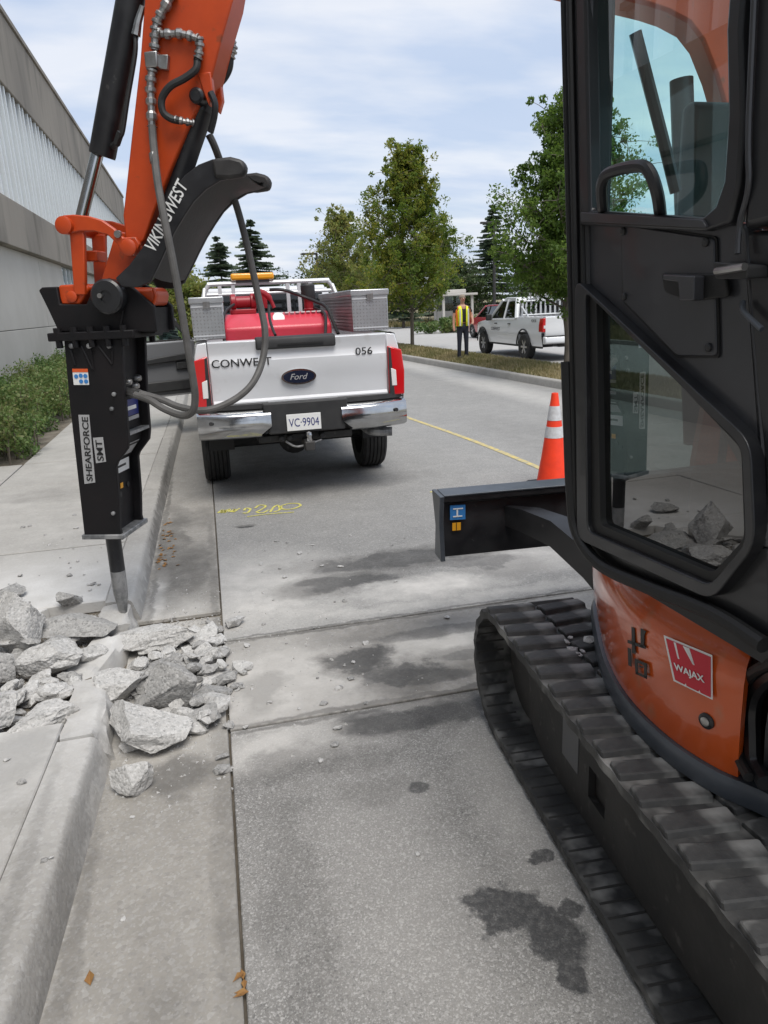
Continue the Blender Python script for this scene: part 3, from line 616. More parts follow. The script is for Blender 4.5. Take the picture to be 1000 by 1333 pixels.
# background trees and shrubs
TB = 'trees closing the far end of the street'
for i, (x, y, H, R, lm, lab) in enumerate(((-.6, 40, 3.4, 1.3, 'leaf_pale', 'small brownish green tree showing below the thumb'), (-2.3, 58, 6.5, 2.2, 'leaf_dark', 'dark round tree by the far end of the building'), (6.6, 70, 4.2, 2.6, 'leaf_dark', 'low dark tree on the horizon beyond the truck rack'),
       (10.2, 58, 5.2, 2.6, 'leaf_dark', 'dark spreading tree behind the pyramidal street tree'), (13.2, 62, 5.6, 2.8, 'leaf_dark', 'dark tree between the person and the pyramidal tree'), (17.8, 66, 6.2, 3., 'leaf_dark', 'dark tree behind the pale shelter'),
       (20.5, 58, 5., 2.6, 'leaf_dark', 'dark tree to the side of the pale shelter'), (25.5, 52, 5.2, 2.8, 'leaf_dark', 'dark tree behind the red car'), (30.5, 54, 6.6, 3.2, 'leaf_dark', 'large dark tree beyond the white pickup roof'), (36, 54, 6.5, 3.2, 'leaf_dark', 'large dark tree hidden behind the cab edge'))):
    broadleaf((x, y, -.09), H, H * .16, [(0, 0), (.18, R * .7), (.4, R), (.65, R * .85), (.88, R * .45), (1, .1)], lab, lm, 14000, .11, 40 + i, .1, 30, group=TB, name='far_tree', clump=.8)
for i, (x, y, a, h, lab) in enumerate(((13.2, 41, 1.4, .9, 'low shrub on the verge behind the person'), (15.8, 40, 1.7, 1.1, 'rounded shrub beside the red car'), (9.5, 60, 2.2, .9, 'shrub below the pyramidal tree'), (18.5, 38, 1.8, 1.3, 'shrub behind the white pickup'), (22.5, 38, 2, 1.5, 'tall shrub beyond the white pickup'))):
    bush((x, y, -.09), a, a * .8, h, lab, 'leaf_hedge', 2600, .08, 70 + i)
# chain-link fence, light poles, shelter
fn = root('mesh_fence', (10, 56, 0), 'dark chain link fence at the far side of the cross road', 'fence')
for i in range(14): MB().tube([(5 + i * 2.2, 56, -.09), (5 + i * 2.2, 56, 1.5)], .035, 6).build('post', M['frame_dark'], fn)
for z in (.1, .5, .9, 1.45): MB().tube([(5, 56, z), (33.6, 56, z)], .018, 5).build('rail', M['frame_dark'], fn)
mb = MB()
for i in range(190): x = 5 + i * .15; mb.add([(x, 56, .05), (x + .02, 56, .05), (x + .02, 56, 1.45), (x, 56, 1.45)], [(0, 1, 2, 3)])
tag(mb.build('wire_mesh', M['frame_dark'], fn, fix=False), kind='stuff')
def pole(x, y, H, lab):
    p = root('light_pole', (x, y, 0), lab, 'light pole', 'light poles beyond the street')
    MB().tube([(x, y, -.09), (x, y, H)], [.11, .07], 10).build('shaft', M['frame_dark'], p); MB().lathe([(.2, -.09), (.2, .15), (.12, .17)], (x, y, 0), (0, 0, 1), 12).build('base', M['kerb_concrete'], p)
    MB().b6(x - .9, x + .05, y - .12, y + .12, H - .02, H + .10).build('lamp_head', M['frame_dark'], p, bevel=.03)
pole(7.15, 45, 4.7, 'slim dark light pole standing beyond the truck rack'); pole(18.3, 45, 6.2, 'dark light pole in front of the tall conifers')
sh = root('shelter', (15.9, 46, 0), 'small pale flat-roofed shelter beyond the person', 'shelter')
MB().b6(14.7, 17.2, 45, 47.2, 2.02, 2.16).build('roof', M['bldg_wall'], sh, bevel=.03); MB().b6(15.3, 16.6, 45.5, 46.7, 2.16, 2.4).build('roof_lantern', M['bldg_wall'], sh, bevel=.04)
for x in (15.0, 16.9):
    for yy in (45.25, 46.95): MB().b6(x - .07, x + .07, yy - .07, yy + .07, -.09, 2.02).build('post', M['bldg_wall'], sh)
MB().b6(15.1, 16.8, 46.88, 46.96, -.09, 1.1).build('back_wall', M['bldg_wall'], sh); MB().b6(15.1, 16.8, 46.9, 46.93, 1.12, 2.0).build('window', M['bldg_glass'], sh)
# ================================================================ mini excavator with breaker
EX = root('mini_excavator', (2.05, 1.6, 0), 'orange and black compact excavator on rubber tracks breaking the kerb', 'excavator')
_a = R_(3.8); p0 = ground(640, 960); tdir = Vector((math.sin(_a), math.cos(_a), 0)); vdir = Vector((math.cos(_a), -math.sin(_a), 0))
TR = Fr(p0 - tdir * 2.555, tdir, vdir, (0, 0, 1))                       # u forward, v right, w up; v = 0 is the outer edge of the near track
UR, UF, ZC, RO, RI = .62, 2.54, .296, .268, .238
LB = 2 * (UF - UR) + 2 * math.pi * RO
def belt_pt(s, r):
    s %= LB; L_ = UF - UR
    if s < L_: return (UR + s, ZC + r), (0, 1)                           # along the top, forward
    s -= L_
    if s < math.pi * RO: a = s / RO; return (UF + r * math.sin(a), ZC + r * math.cos(a)), (math.sin(a), math.cos(a))
    s -= math.pi * RO
    if s < L_: return (UF - s, ZC - r), (0, -1)
    s -= L_; a = s / RO; return (UR - r * math.sin(a), ZC - r * math.cos(a)), (-math.sin(a), -math.cos(a))
NP = 50
def sag(s):                                                              # slack of the top run
    return -.012 * math.sin(math.pi * (s % LB) / (UF - UR)) if (s % LB) < UF - UR else 0.
def make_track(v0, single):
    mb = MB(TR); n = NP * 4; vs = []
    for i in range(n):
        s = LB * i / n; (uo, zo), _ = belt_pt(s, RO); (ui, zi), _ = belt_pt(s, RI); k = .004 if i % 4 in (0, 1) else 0.; g_ = sag(s)
        vs += [(uo, v0 + k, zo + g_), (uo, v0 + .4 - k, zo + g_), (ui, v0 + .4 - k, zi + g_), (ui, v0 + k, zi + g_)]
    fs = []
    for i in range(n):
        j = (i + 1) % n
        for k in range(4): k2 = (k + 1) % 4; fs.append((4*i + k, 4*i + k2, 4*j + k2, 4*j + k))
    mb.add(vs, fs)
    belt = mb.build('rubber_track', M['track_rubber'], EX, bevel=0, ang=50)
    # inner ribs: joined, they are the cast relief of the belt's inside
    ib = MB(TR)
    for i in range(NP * 2):
        s = LB * (i + .5) / (NP * 2); (u, z), nn = belt_pt(s, RI - .0005); t = (nn[1], -nn[0]) ; g_ = sag(s)
        for va, vb in ((v0 + .012, v0 + .13), (v0 + .27, v0 + .388)):
            q = [(u + t[0] * d, z + t[1] * d + g_) for d in (-.005, .005)]; q2 = [(u - nn[0] * .0015 + t[0] * d * .6, z - nn[1] * .0015 + t[1] * d * .6 + g_) for d in (-.005, .005)]
            ib.add([(*[q[0][0]], va, q[0][1]), (q[1][0], va, q[1][1]), (q[1][0], vb, q[1][1]), (q[0][0], vb, q[0][1]), (q2[0][0], va, q2[0][1]), (q2[1][0], va, q2[1][1]), (q2[1][0], vb, q2[1][1]), (q2[0][0], vb, q2[0][1])],
                   [(4, 5, 6, 7), (0, 1, 5, 4), (1, 2, 6, 5), (2, 3, 7, 6), (3, 0, 4, 7)])
    tag(ib.build('inner_ribs', M['track_inner'], belt), kind='stuff')
    # tread lugs
    lm = bpy.data.meshes.new('track_lug'); hl, hb, ht = .095, .041, .017
    lv = []
    for z, sx, sy in ((-.004, 1, 1), (.8 * ht, .80, 1.), (ht, .66, .97)):
        for x, y in ((-1, -.96), (-.85, -1), (.85, -1), (1, -.96), (1, .96), (.85, 1), (-.85, 1), (-1, .96)): lv.append((x * hb * sx, y * hl * sy, z))
    lf_ = [tuple(range(16, 24))] + [(8*r + i, 8*r + (i + 1) % 8, 8*(r + 1) + (i + 1) % 8, 8*(r + 1) + i) for r in range(2) for i in range(8)]
    joined = MB()
    if single:
        lm.from_pydata(lv, [], lf_); lm.materials.append(M['track_rubber']); lm.polygons.foreach_set('use_smooth', [True] * len(lm.polygons)); lm.set_sharp_from_angle(angle=R_(24))
    for i in range(NP):
        for col, vc in enumerate((v0 + .101, v0 + .299)):
            s = LB * (i + .5 * col) / NP; (u, z), nn = belt_pt(s, RO); z += sag(s)
            Nw = (TR.e1 * nn[0] + TR.e3 * nn[1]).normalized(); Tw = (TR.e1 * nn[1] - TR.e3 * nn[0]).normalized(); Yw = Nw.cross(Tw); P = TR.p(u, vc, z)
            sk = (.10 if col else -.10) + .05 * math.sin(i * 2.3 + col); Tw2 = (Tw + Yw * sk).normalized(); Yw2 = Nw.cross(Tw2)
            m4 = Matrix(((Tw2.x, Yw2.x, Nw.x, P.x), (Tw2.y, Yw2.y, Nw.y, P.y), (Tw2.z, Yw2.z, Nw.z, P.z), (0, 0, 0, 1)))
            if single:
                o = bpy.data.objects.new('track_lug', lm); COL.objects.link(o); o.parent = belt; m4.translation -= ORG[belt]; o.matrix_local = m4; ORG[o] = ORG[belt]
            else: joined.add([tuple(m4 @ Vector(q)) for q in lv], lf_)
    if not single: tag(joined.build('track_lugs', M['track_rubber'], belt), kind='stuff')
    return belt
make_track(0., True); make_track(1.58, False)
for v0 in (0., 1.58):
    sd = .11 if v0 == 0 else .29; c0, c1 = (v0 + .125, v0 + .15)
    fr_ = MB(TR).prism([(.72, .08), (2.30, .08), (2.44, .18), (2.44, .38), (2.30, .455), (.8, .455), (.66, .36), (.66, .18)], v0 + .152, v0 + .30, 'ac').build('track_frame', M['frame_dark'], EX, bevel=.015)
    hu0, hu1, hz0, hz1 = 1.78, 1.90, .17, .29
    sp_ = MB(TR)
    for pl in ([(.66, .1), (hu0, .06), (hu0, .47), (.8, .47), (.62, .36)], [(hu1, .06), (2.28, .06), (2.44, .15), (2.46, .38), (2.32, .47), (hu1, .47)], [(hu0, .06), (hu1, .06), (hu1, hz0), (hu0, hz0)], [(hu0, hz1), (hu1, hz1), (hu1, .47), (hu0, .47)]):
        sp_.prism(pl, c0, c1, 'ac')
    sp_.build('side_guard', M['frame_dark'], EX)
    MB(TR).b6(1.98, 2.11, c0 - .003, c0 + .002, .20, .37).build('rating_plate', M['trim_grey'], EX)
    for nm, u in (('idler_wheel', UF), ('drive_sprocket', UR)):
        MB(TR).lathe([(.08, -.07), (.2, -.06), (.232, -.03), (.232, .03), (.2, .06), (.08, .07)], (u, v0 + .21, ZC), (0, 1, 0), 28).build(nm, M['frame_dark'], EX)
    for u in (.98, 1.3, 1.62, 1.94, 2.22): MB(TR).lathe([(.05, -.08), (.055, -.05), (.055, .05), (.05, .08)], (u, v0 + .21, .105), (0, 1, 0), 16).build('track_roller', M['frame_dark'], EX)
MB(TR).b6(.95, 2.1, .28, 1.62, .24, .47).build('undercarriage', M['frame_dark'], EX, bevel=.04)
MB().lathe([(.42, .0), (.42, .10)], (2.05, 1.6, .47), (0, 0, 1), 40).build('slew_ring', M['frame_dark'], EX)
# ---- dozer blade on its two arms
bz0, bz1, bu = .505, .842, 3.47
bl_ = MB(TR).prism([(bu - .02, bz0), (bu + .05, bz0 + .02), (bu + .02, .62), (bu + .03, .74), (bu + .08, bz1 - .002), (bu - .06, bz1 - .002), (bu - .06, bz1 - .03), (bu + .0, bz1 - .05), (bu - .02, .72), (bu - .03, .62)], .03, 2.0, 'ac').build('dozer_blade', M['gloss_black'], EX, bevel=.004)
for v in (.005, 2.0): MB(TR).prism([(bu - .075, bz0 - .005), (bu + .06, bz0 - .005), (bu + .03, .67), (bu + .09, bz1 + .006), (bu - .08, bz1 + .006), (bu - .055, .7)], v, v + .024, 'ac').build('end_plate', M['rim_steel'], bl_, bevel=.003)
MB(TR).b6(bu - .065, bu + .082, .03, 2.0, bz1 - .001, bz1 + .008).build('top_flange', M['rim_steel'], bl_, bevel=.003)
for va, vb in ((.48, .66), (1.52, 1.34)):
    mb = MB(TR); rows = []
    for u, v, z, hw, hh in ((bu - .02, va - .1, .70, .015, .055), (bu - .15, va - .02, .705, .05, .06), (bu - .35, va + (vb - va) * .35, .69, .06, .065), (bu - .6, va + (vb - va) * .7, .62, .065, .07), (bu - .85, vb, .52, .07, .075), (bu - 1.25, vb, .38, .07, .08)):
        rows.append([(u, v - hw, z - hh), (u, v + hw, z - hh), (u, v + hw, z + hh), (u, v - hw, z + hh), (u, v - hw, z - hh)])
    mb.sheet(rows).build('blade_arm', M['gloss_black'], EX, ang=30)
def trdec(px0, px1, name, mt, off=.004):
    n_ = TR.e1; P = TR.p(bu - .03 - off, 0, 0)
    q = [onplane(x, y, P, n_) for x, y in ((px0[0], px0[1]), (px1[0], px0[1] - 1), (px1[0], px1[1] - 1), (px0[0], px1[1]))]
    MB().add([tuple(v) for v in q] + [tuple(v + n_ * .002) for v in q], [(0, 1, 2, 3), (7, 6, 5, 4), (0, 4, 5, 1), (1, 5, 6, 2), (2, 6, 7, 3), (3, 7, 4, 0)]).build(name, M[mt], bl_)
    return q
trdec((586, 658), (606, 677), 'blue_sticker', 'decal_blue', .012); trdec((589, 681), (600, 691), 'yellow_sticker', 'decal_yellow', .012)
for q in (((590, 662), (603, 663.5)), ((590, 672), (602, 673.5))): trdec(q[0], q[1], 'sticker_print', 'decal_white', .0145)
trdec((594.5, 664), (596.5, 672), 'sticker_print', 'decal_white', .0145); trdec((594, 681), (594.8, 691), 'sticker_print', 'decal_black', .0145)
# ---- house: plan outline, rim, orange side panel
PLAN = [(1.86, 2.66), (1.60, 2.60), (1.42, 2.42), (1.30, 2.2), (1.187, 1.94), (1.128, 1.718), (1.118, 1.513), (1.147, 1.362), (1.20, 1.262), (1.32, 1.02), (1.52, .83), (1.8, .70), (2.15, .66), (2.5, .74), (2.78, .95), (2.96, 1.3), (3.0, 1.7), (2.95, 2.1), (2.8, 2.42), (2.5, 2.62), (2.2, 2.68)]
PL = [p.xy for p in spl([(a, b, 0) for a, b in PLAN], 5, closed=True)]
def plan_off(d):
    out = []; n = len(PL)
    for i in range(n):
        t = (PL[(i + 1) % n] - PL[(i - 1) % n]).normalized(); out.append(PL[i] + Vector((t.y, -t.x)) * d * PLAN_S)
    return out
PLAN_S = 1.
if (plan_off(.1)[25] - Vector((2.05, 1.6))).length < (PL[25] - Vector((2.05, 1.6))).length: PLAN_S = -1.
def house_wall(name, mt, i0, i1, zo, thick=.03, ang=30, parent=EX):
    rows = []; idx = [i % len(PL) for i in range(i0, i1 + 1)]
    for z, d in zo: o_ = plan_off(d); rows.append([(o_[i].x, o_[i].y, z) for i in idx])
    for z, d in reversed(zo): o_ = plan_off(d - thick); rows.append([(o_[i].x, o_[i].y, z) for i in idx])
    rows.append(rows[0]); mb = MB().sheet(rows); n = len(idx)
    mb.add([r[0] for r in rows[:-1]], [tuple(range(len(rows) - 1))]); mb.add([r[-1] for r in rows[:-1]], [tuple(range(len(rows) - 1))])
    return mb.build(name, M[mt], parent, ang=ang)
ORZ = [(.635, 0), (.70, .012), (.80, .022), (.90, .026), (.945, .018), (.962, .004), (.985, -.012), (1.03, -.03)]
sidep = house_wall('side_panel', 'excavator_orange', 4, 38, ORZ)
house_wall('counterweight', 'cab_black', 40, 72, [(.635, -.005), (.8, .015), (1.0, .0), (1.25, -.03), (1.33, -.12)])
house_wall('hood', 'excavator_orange', 73, 103, [(.635, 0), (.8, .02), (1.1, .01), (1.5, -.05), (1.58, -.14)])
MB().add([(p.x, p.y, z) for z in (.60, .66) for p in plan_off(-.03)], [tuple(range(len(PL))), tuple(range(len(PL), 2 * len(PL)))] ).build('house_deck', M['cab_black'], EX)
MB().add([(p.x, p.y, 1.0) for p in plan_off(-.05)], [tuple(range(len(PL)))]).build('deck_plate', M['cab_black'], EX)
MB().b6(2.16, 2.8, .95, 2.2, 1.0, 1.56).build('engine_cover', M['excavator_orange'], EX, bevel=.06)
house_wall('lower_rim', 'rim_steel', 0, len(PL), [(.565, .0), (.572, .016), (.618, .020), (.634, .012)], .05, ang=40)
# black moulded edge where the side panel meets the rear
e_ = [onplane(x, y, Vector((1.17, 1.30, 0)), Vector((.93, -.37, 0)).normalized()) for x, y in ((1010, 862), (985, 872), (967, 890), (960, 915), (960, 950), (962, 985), (975, 1012))]
MB().tube(spl(e_, 5), .013, 8).build('edge_moulding', M['rubber_seal'], EX)
MB().tube(spl([p + Vector((.02, -.03, 0)) for p in e_], 5), .02, 8).build('edge_moulding', M['cab_black'], EX)
# panel decals
def surf_frame(px, py):
    """point and frame on the bulged side panel under a pixel"""
    best = None; d = ray(px, py)
    o_ = plan_off(.024)
    for i in range(8, 40):
        a, b = o_[i], o_[i + 1]; n_ = Vector((b.y - a.y, a.x - b.x, 0)); n_.normalize()
        if abs(n_.dot(d)) < 1e-5: continue
        P = onplane(px, py, Vector((a.x, a.y, 0)), n_); t = (P.xy - a).dot(b - a) / (b - a).length_squared
        if -.02 <= t <= 1.02 and .6 < P.z < 1.05:
            if n_.dot(d) > 0: n_ = -n_
            best = (P, n_)
    return best
def decal_poly(name, px, mt, parent, off, c):
    P, n_ = surf_frame(*c); q = [onplane(x, y, P + n_ * off, n_) for x, y in px]; k = len(q)
    return MB().add([tuple(v) for v in q] + [tuple(v - n_ * .0015) for v in q], [tuple(range(k)), tuple(range(k, 2*k))] + [(i, (i + 1) % k, (i + 1) % k + k, i + k) for i in range(k)]).build(name, M[mt], parent)
WC = (897, 870)
wj = decal_poly('dealer_sticker', [(864, 827), (927, 853), (927.5, 911), (877, 886.5)], 'decal_white', EX, .006, WC)
decal_poly('sticker_field', [(867, 831), (870.5, 832.5), (882, 858.5), (883, 857), (874.5, 834.5), (885, 838.5), (893, 859), (896, 861), (889, 840.5), (900, 845), (909, 867), (905, 846.8), (925, 855.5), (925, 908), (914, 902.5), (911.5, 899), (910, 901), (895, 893.5), (892.5, 889.5), (891, 891.5), (879, 885)][0:1] + [(925, 855.5), (925, 908), (912, 901.8), (910.5, 897.5), (909, 900.3), (894, 893), (892.5, 888.5), (891, 891.3), (879, 885)], 'decal_red', wj, .008, WC)
for l in ([(877, 836), (879.5, 837), (884, 858), (882.5, 857.3)], [(889, 841), (894, 843), (904, 866), (902, 865)], [(893, 842.5), (897, 844), (903.5, 865), (902.3, 864.5)]): decal_poly('sticker_stripe', l, 'decal_white', wj, .0095, WC)
P_, n_ = surf_frame(*WC); o0 = onplane(879, 874, P_ + n_ * .0095, n_); ex = onplane(918, 892, P_ + n_ * .0095, n_) - o0; ey_ = onplane(877, 860, P_ + n_ * .0095, n_) - o0
text('sticker_lettering', 'WAJAX', Fr(o0, ex.normalized(), ey_.normalized(), n_), ex.length, ey_.length * .82, M['decal_white'], wj, bold=.015)
HC = (830, 848)
for l in ([(822, 816), (826, 818), (827, 852), (823, 850)], [(817, 833), (840, 841), (840, 845), (817, 837)], [(834, 818), (841, 822), (839, 826), (838, 844), (834, 842)], [(817, 843), (821, 845), (822, 868), (818, 866)], [(826, 857), (842, 864), (842, 868), (826, 861)], [(826, 861), (829.5, 862.5), (831, 879), (827.5, 877.5)], [(838.5, 866), (842, 867.5), (842, 884), (838.5, 882)], [(828, 874), (842, 880.5), (842, 884), (828, 877.5)], [(832, 866), (837, 868), (837, 870), (832, 868)]):
    decal_poly('maker_emblem', l, 'decal_black', sidep, .005, HC)
P_, n_ = surf_frame(919, 939)
MB().lathe([(.021, -.012), (.021, .0), (.014, .004), (.013, .001)], tuple(P_), tuple(n_), 20).build('panel_lock', M['cab_black'], EX)
MB().lathe([(.0125, -.01), (.0125, .005), (.009, .007)], tuple(P_), tuple(n_), 16).build('lock_core', M['steel'], EX)
# ---- cab: q forward along the door, z up, c outward
_h = R_(1.6); fdir = Vector((-math.sin(_h), math.cos(_h), 0)); ndir = Vector((-math.cos(_h), -math.sin(_h), 0))
CP0 = Vector((1.1, 1.6, 0)); CB = Fr(CP0, fdir, (0, 0, 1), ndir)
def cq(px, py, off=0.):
    P = onplane(px, py, CP0 + ndir * off, ndir) - CP0; return (P.dot(fdir), P.z)
def cqs(l, off=0.): return [cq(x, y, off) for x, y in l]
_pa, _pb = cq(752, 640), cq(737, 0)
def pill(z): return _pa[0] + (_pb[0] - _pa[0]) * (z - _pa[1]) / (_pb[1] - _pa[1])     # leading edge of the cab
cab = MB(CB).prism([(pill(1.05), 1.05), (pill(1.9), 1.9), (pill(2.78), 2.78), (pill(2.78) - .16, 2.78), (pill(2.) - .10, 2.0), (pill(1.45) - .09, 1.45), (pill(1.06) - .075, 1.06)], -.07, .012).build('cab', M['cab_black'], EX, bevel=.012)
for dq, off, r in ((.018, .014, .012), (.055, .020, .010), (.085, .012, .008)):
    MB(CB).tube([(pill(z) - dq, z, off) for z in (1.12, 1.4, 1.9, 2.4, 2.77)], r, 8).build('weather_strip', M['rubber_seal'], cab)
MB(CB).prism([(-.86, 2.70), (.52, 2.70), (.54, 2.76), (.48, 2.84), (-.8, 2.84), (-.88, 2.78)], -1.05, .02).build('cab_roof', M['cab_black'], cab, bevel=.03)
MB(CB).prism([cq(968, 300), cq(1003, 300), (-.86, 1.9), (-.88, 1.0), cq(1003, 845), cq(996, 700), cq(990, 575), cq(976, 480)], -.10, -.004).build('rear_quarter', M['cab_black'], cab, bevel=.01)
MB(CB).prism([(cq(980, 0)[0], 2.72), cq(983, 150), cq(980, 240), cq(975, 300), (-.86, 1.95), (-.87, 2.72)], -.10, .018).build('rear_pillar', M['cab_black'], cab, bevel=.016)
MB(CB).prism([(-.86, 1.0), (.30, 1.0), (.36, 1.06), (.36, 1.10), (-.86, 1.10)], -1.02, -.015).build('cab_floor', M['plastic_dark'], cab)
MB(CB).b6(-.84, .33, 1.1, 1.62, -1.03, -.98).build('right_wall', M['cab_black'], cab)
MB(CB).b6(-.86, -.80, 1.1, 1.72, -1.0, -.10).build('rear_wall', M['cab_black'], cab)
for q0, q1, c0, c1 in ((.40, .50, -1.03, -.96), (-.87, -.78, -1.03, -.95), (-.32, -.26, -1.03, -.98)): MB(CB).b6(q0, q1, 1.05, 2.71, c0, c1).build('cab_post', M['cab_black'], cab, bevel=.01)
MB(CB).b6(.37, .44, 1.08, 1.24, -1.0, -.06).build('front_sill', M['cab_black'], cab, bevel=.01)
MB(CB).b6(.42, .50, 2.60, 2.71, -1.0, -.06).build('front_header', M['cab_black'], cab, bevel=.01)
mb = MB(CB); mb.sheet([[(.405, 1.24, c), (.445, 1.9, c), (.478, 2.6, c)] for c in (-.07, -.96)]).build('front_window', M['pane_glass'], cab)
MB(CB).sheet([[(-.26, 1.62, -1.0), (.40, 1.62, -1.0)], [(-.26, 2.7, -1.0), (.42, 2.7, -1.0)]]).build('side_window', M['pane_glass'], cab)
MB(CB).sheet([[(-.82, 1.72, -.95), (-.82, 1.72, -.1)], [(-.82, 2.7, -.95), (-.82, 2.7, -.1)]]).build('rear_window', M['pane_glass'], cab)
wa_, wb_, wc_ = (onplane(x, y, CP0 + fdir * .43, fdir) for x, y in ((827, 42), (868, 200), (880, 250)))
MB().tube([tuple(wa_), tuple(wb_), tuple(wc_)], .017, 8).build('wiper', M['cab_panel'], cab)
MB(CB).tube(spl([(.30, 1.95, -.10), (.34, 1.97, -.35), (.34, 1.96, -.9)], 4), .018, 8).build('cross_rail', M['cab_panel'], cab)
# seat and controls
hq, hz = cq(925, 185, -.5)
MB(CB).b6(hq - .03, hq + .03, hz - .34, hz + .11, -.60, -.40).build('monitor', M['plastic_dark'], cab, bevel=.03, seg=4)
MB(CB).tube([(hq, hz - .09, -.5), (hq - .02, 1.55, -.62)], .02, 8).build('monitor_stalk', M['plastic_dark'], cab)
MB(CB).b6(-.05, .32, 1.42, 1.66, -.96, -.66).build('side_console', M['plastic_dark'], cab, bevel=.03)
MB(CB).b6(-.62, -.53, 2.05, 2.30, -.64, -.36).build('headrest', M['plastic_dark'], cab, bevel=.04, seg=4)
MB(CB).prism([(-.66, 2.04), (-.56, 2.04), (-.40, 1.5), (-.52, 1.42)], -.73, -.27).build('seat_back', M['plastic_dark'], cab, bevel=.05, seg=4)
MB(CB).b6(-.52, -.02, 1.37, 1.48, -.73, -.27).build('seat_cushion', M['plastic_dark'], cab, bevel=.05, seg=4)
mat('seat_base_brown', (.26, .085, .04), .7, c2=(.15, .055, .03), scale=6)
MB(CB).b6(-.50, .02, 1.105, 1.36, -.62, -.10).build('seat_base', M['seat_base_brown'], cab, bevel=.02)
MB(CB).b6(-.40, .05, 1.50, 1.68, -.24, -.15).build('arm_console', M['plastic_dark'], cab, bevel=.03)
MB(CB).tube([(.0, 1.66, -.2), (.02, 1.82, -.2), (.03, 1.88, -.21)], [.012, .012, .022], 8).build('joystick', M['plastic_dark'], cab)
for c in (-.40, -.56): MB(CB).tube(spl([(.26, 1.10, c), (.24, 1.5, c), (.16, 1.78, c)], 4), .012, 8).build('travel_lever', M['plastic_dark'], cab)
# door: skin, frames, panes, handle
door = MB(CB).prism(cqs([(766, 279), (968, 291), (972, 300), (984, 480), (992, 575), (999, 714), (990, 712), (987, 580), (787, 388), (762, 368)]), -.045, -.002).build('door', M['cab_panel'], EX, bevel=.006)
MB(CB).prism(cqs([(758, 698), (765, 700), (940, 766), (984, 712), (999, 714), (1001, 833), (936, 800), (860, 768), (790, 742), (768, 722)]), -.05, -.003).build('door_foot', M['cab_black'], door, bevel=.006)
ui = cqs([(777, 274), (925, 283), (942, 268), (953, 236), (959, 150), (957, 40)]); ui = [(cq(777, 0)[0] + .03, 2.63)] + ui + [(cq(957, 40)[0], 2.63)]
uo = cqs([(763, 293), (928, 301), (962, 290), (973, 240), (979, 150), (976, 40)]); uo = [(cq(763, 0)[0] + .03, 2.69)] + uo + [(cq(976, 40)[0], 2.69)]
MB(CB).ring(uo, ui, -.02, .022).build('upper_window_frame', M['cab_black'], door, bevel=.008)
MB(CB).add([(a, b, -.014) for a, b in [(x, y) for x, y in ui]], [tuple(range(len(ui)))]).build('upper_pane', M['cab_glass'], door)
def rounded(poly, r, k=4):
    out = []; n = len(poly)
    for i in range(n):
        p, a, b = Vector(poly[i]), Vector(poly[i - 1]), Vector(poly[(i + 1) % n]); d1 = min(r, (a - p).length * .4); d2 = min(r, (b - p).length * .4)
        s, e = p + (a - p).normalized() * d1, p + (b - p).normalized() * d2
        for j in range(k + 1): t = j / k; out.append(tuple((s * (1 - t) ** 2 + p * 2 * t * (1 - t) + e * t * t)))
    return out
li = rounded(cqs([(782, 388), (972, 583), (976, 700), (935, 745), (787, 682)]), .02); lo_ = rounded(cqs([(760, 362), (992, 572), (998, 708), (941, 780), (762, 700)]), .045); lm_ = rounded(cqs([(773, 378), (981, 579), (986, 704), (938, 760), (776, 690)]), .03)
MB(CB).ring(lo_, lm_, -.02, .030).build('lower_window_frame', M['cab_black'], door, bevel=.010, seg=3)
MB(CB).ring(lm_, li, -.02, .014).build('glazing_gasket', M['rubber_seal'], door, bevel=.006)
MB(CB).add([(a, b, -.006) for a, b in li], [tuple(range(len(li)))]).build('lower_pane', M['door_glass'], door)
MB(CB).tube(spl([(*cq(x, y), .02) for x, y in ((746, 470), (749, 560), (752, 640), (759, 692), (788, 733), (850, 762), (935, 795), (1005, 838))], 5), .019, 10).build('lower_edge_rail', M['rubber_seal'], door)
cover = MB(CB).prism(rounded(cqs([(812, 292), (933, 310), (936, 463), (884, 463), (814, 391)]), .012), .0, .008).build('cover_plate', M['cab_panel'], door, bevel=.003)
MB(CB).ring(rounded(cqs([(810, 290), (935, 308), (938, 466), (883, 466), (812, 393)]), .012), rounded(cqs([(812.5, 292.8), (932.5, 310.5), (935.5, 462.5), (884.3, 462.5), (814.4, 390.5)]), .012), -.001, .003).build('cover_seal', M['rubber_seal'], door)
for x, y in ((816, 301), (924, 315), (817, 386), (927, 452)): q = cq(x, y); MB(CB).lathe([(.010, 0), (.010, .013), (.006, .016)], (q[0], q[1], 0), (0, 0, 1), 12).build('bolt', M['plastic_dark'], cover)
MB(CB).tube(spl([(*cq(786, 282), .0), (*cq(784, 262, .03), .03), (*cq(784, 238, .055), .055), (*cq(795, 224, .06), .06), (*cq(832, 216, .06), .06), (*cq(846, 224, .055), .055), (*cq(856, 252, .04), .04), (*cq(860, 280), 0)], 5), .0145, 10).build('grab_handle', M['gloss_black'], door)
MB(CB).prism(rounded(cqs([(768, 276), (930, 286), (935, 296), (768, 288)]), .006), .0, .03).build('sill_ledge', M['cab_panel'], door, bevel=.006)
hd_ = MB(CB).prism(rounded(cqs([(868, 355), (952, 356), (956, 386), (905, 392), (872, 380)]), .012), .006, .016).build('handle_recess', M['rubber_seal'], door, bevel=.004)
MB(CB).prism(rounded(cqs([(870, 357), (911, 359), (910, 391), (892, 391), (890, 367), (870, 364)], .03), .004), .016, .045).build('door_handle', M['cab_panel'], hd_, bevel=.004)
MB(CB).prism(rounded(cqs([(955, 340), (1000, 345), (1000, 362), (958, 362)]), .006), .0, .05).build('striker_plate', M['plastic_dark'], cab, bevel=.006)
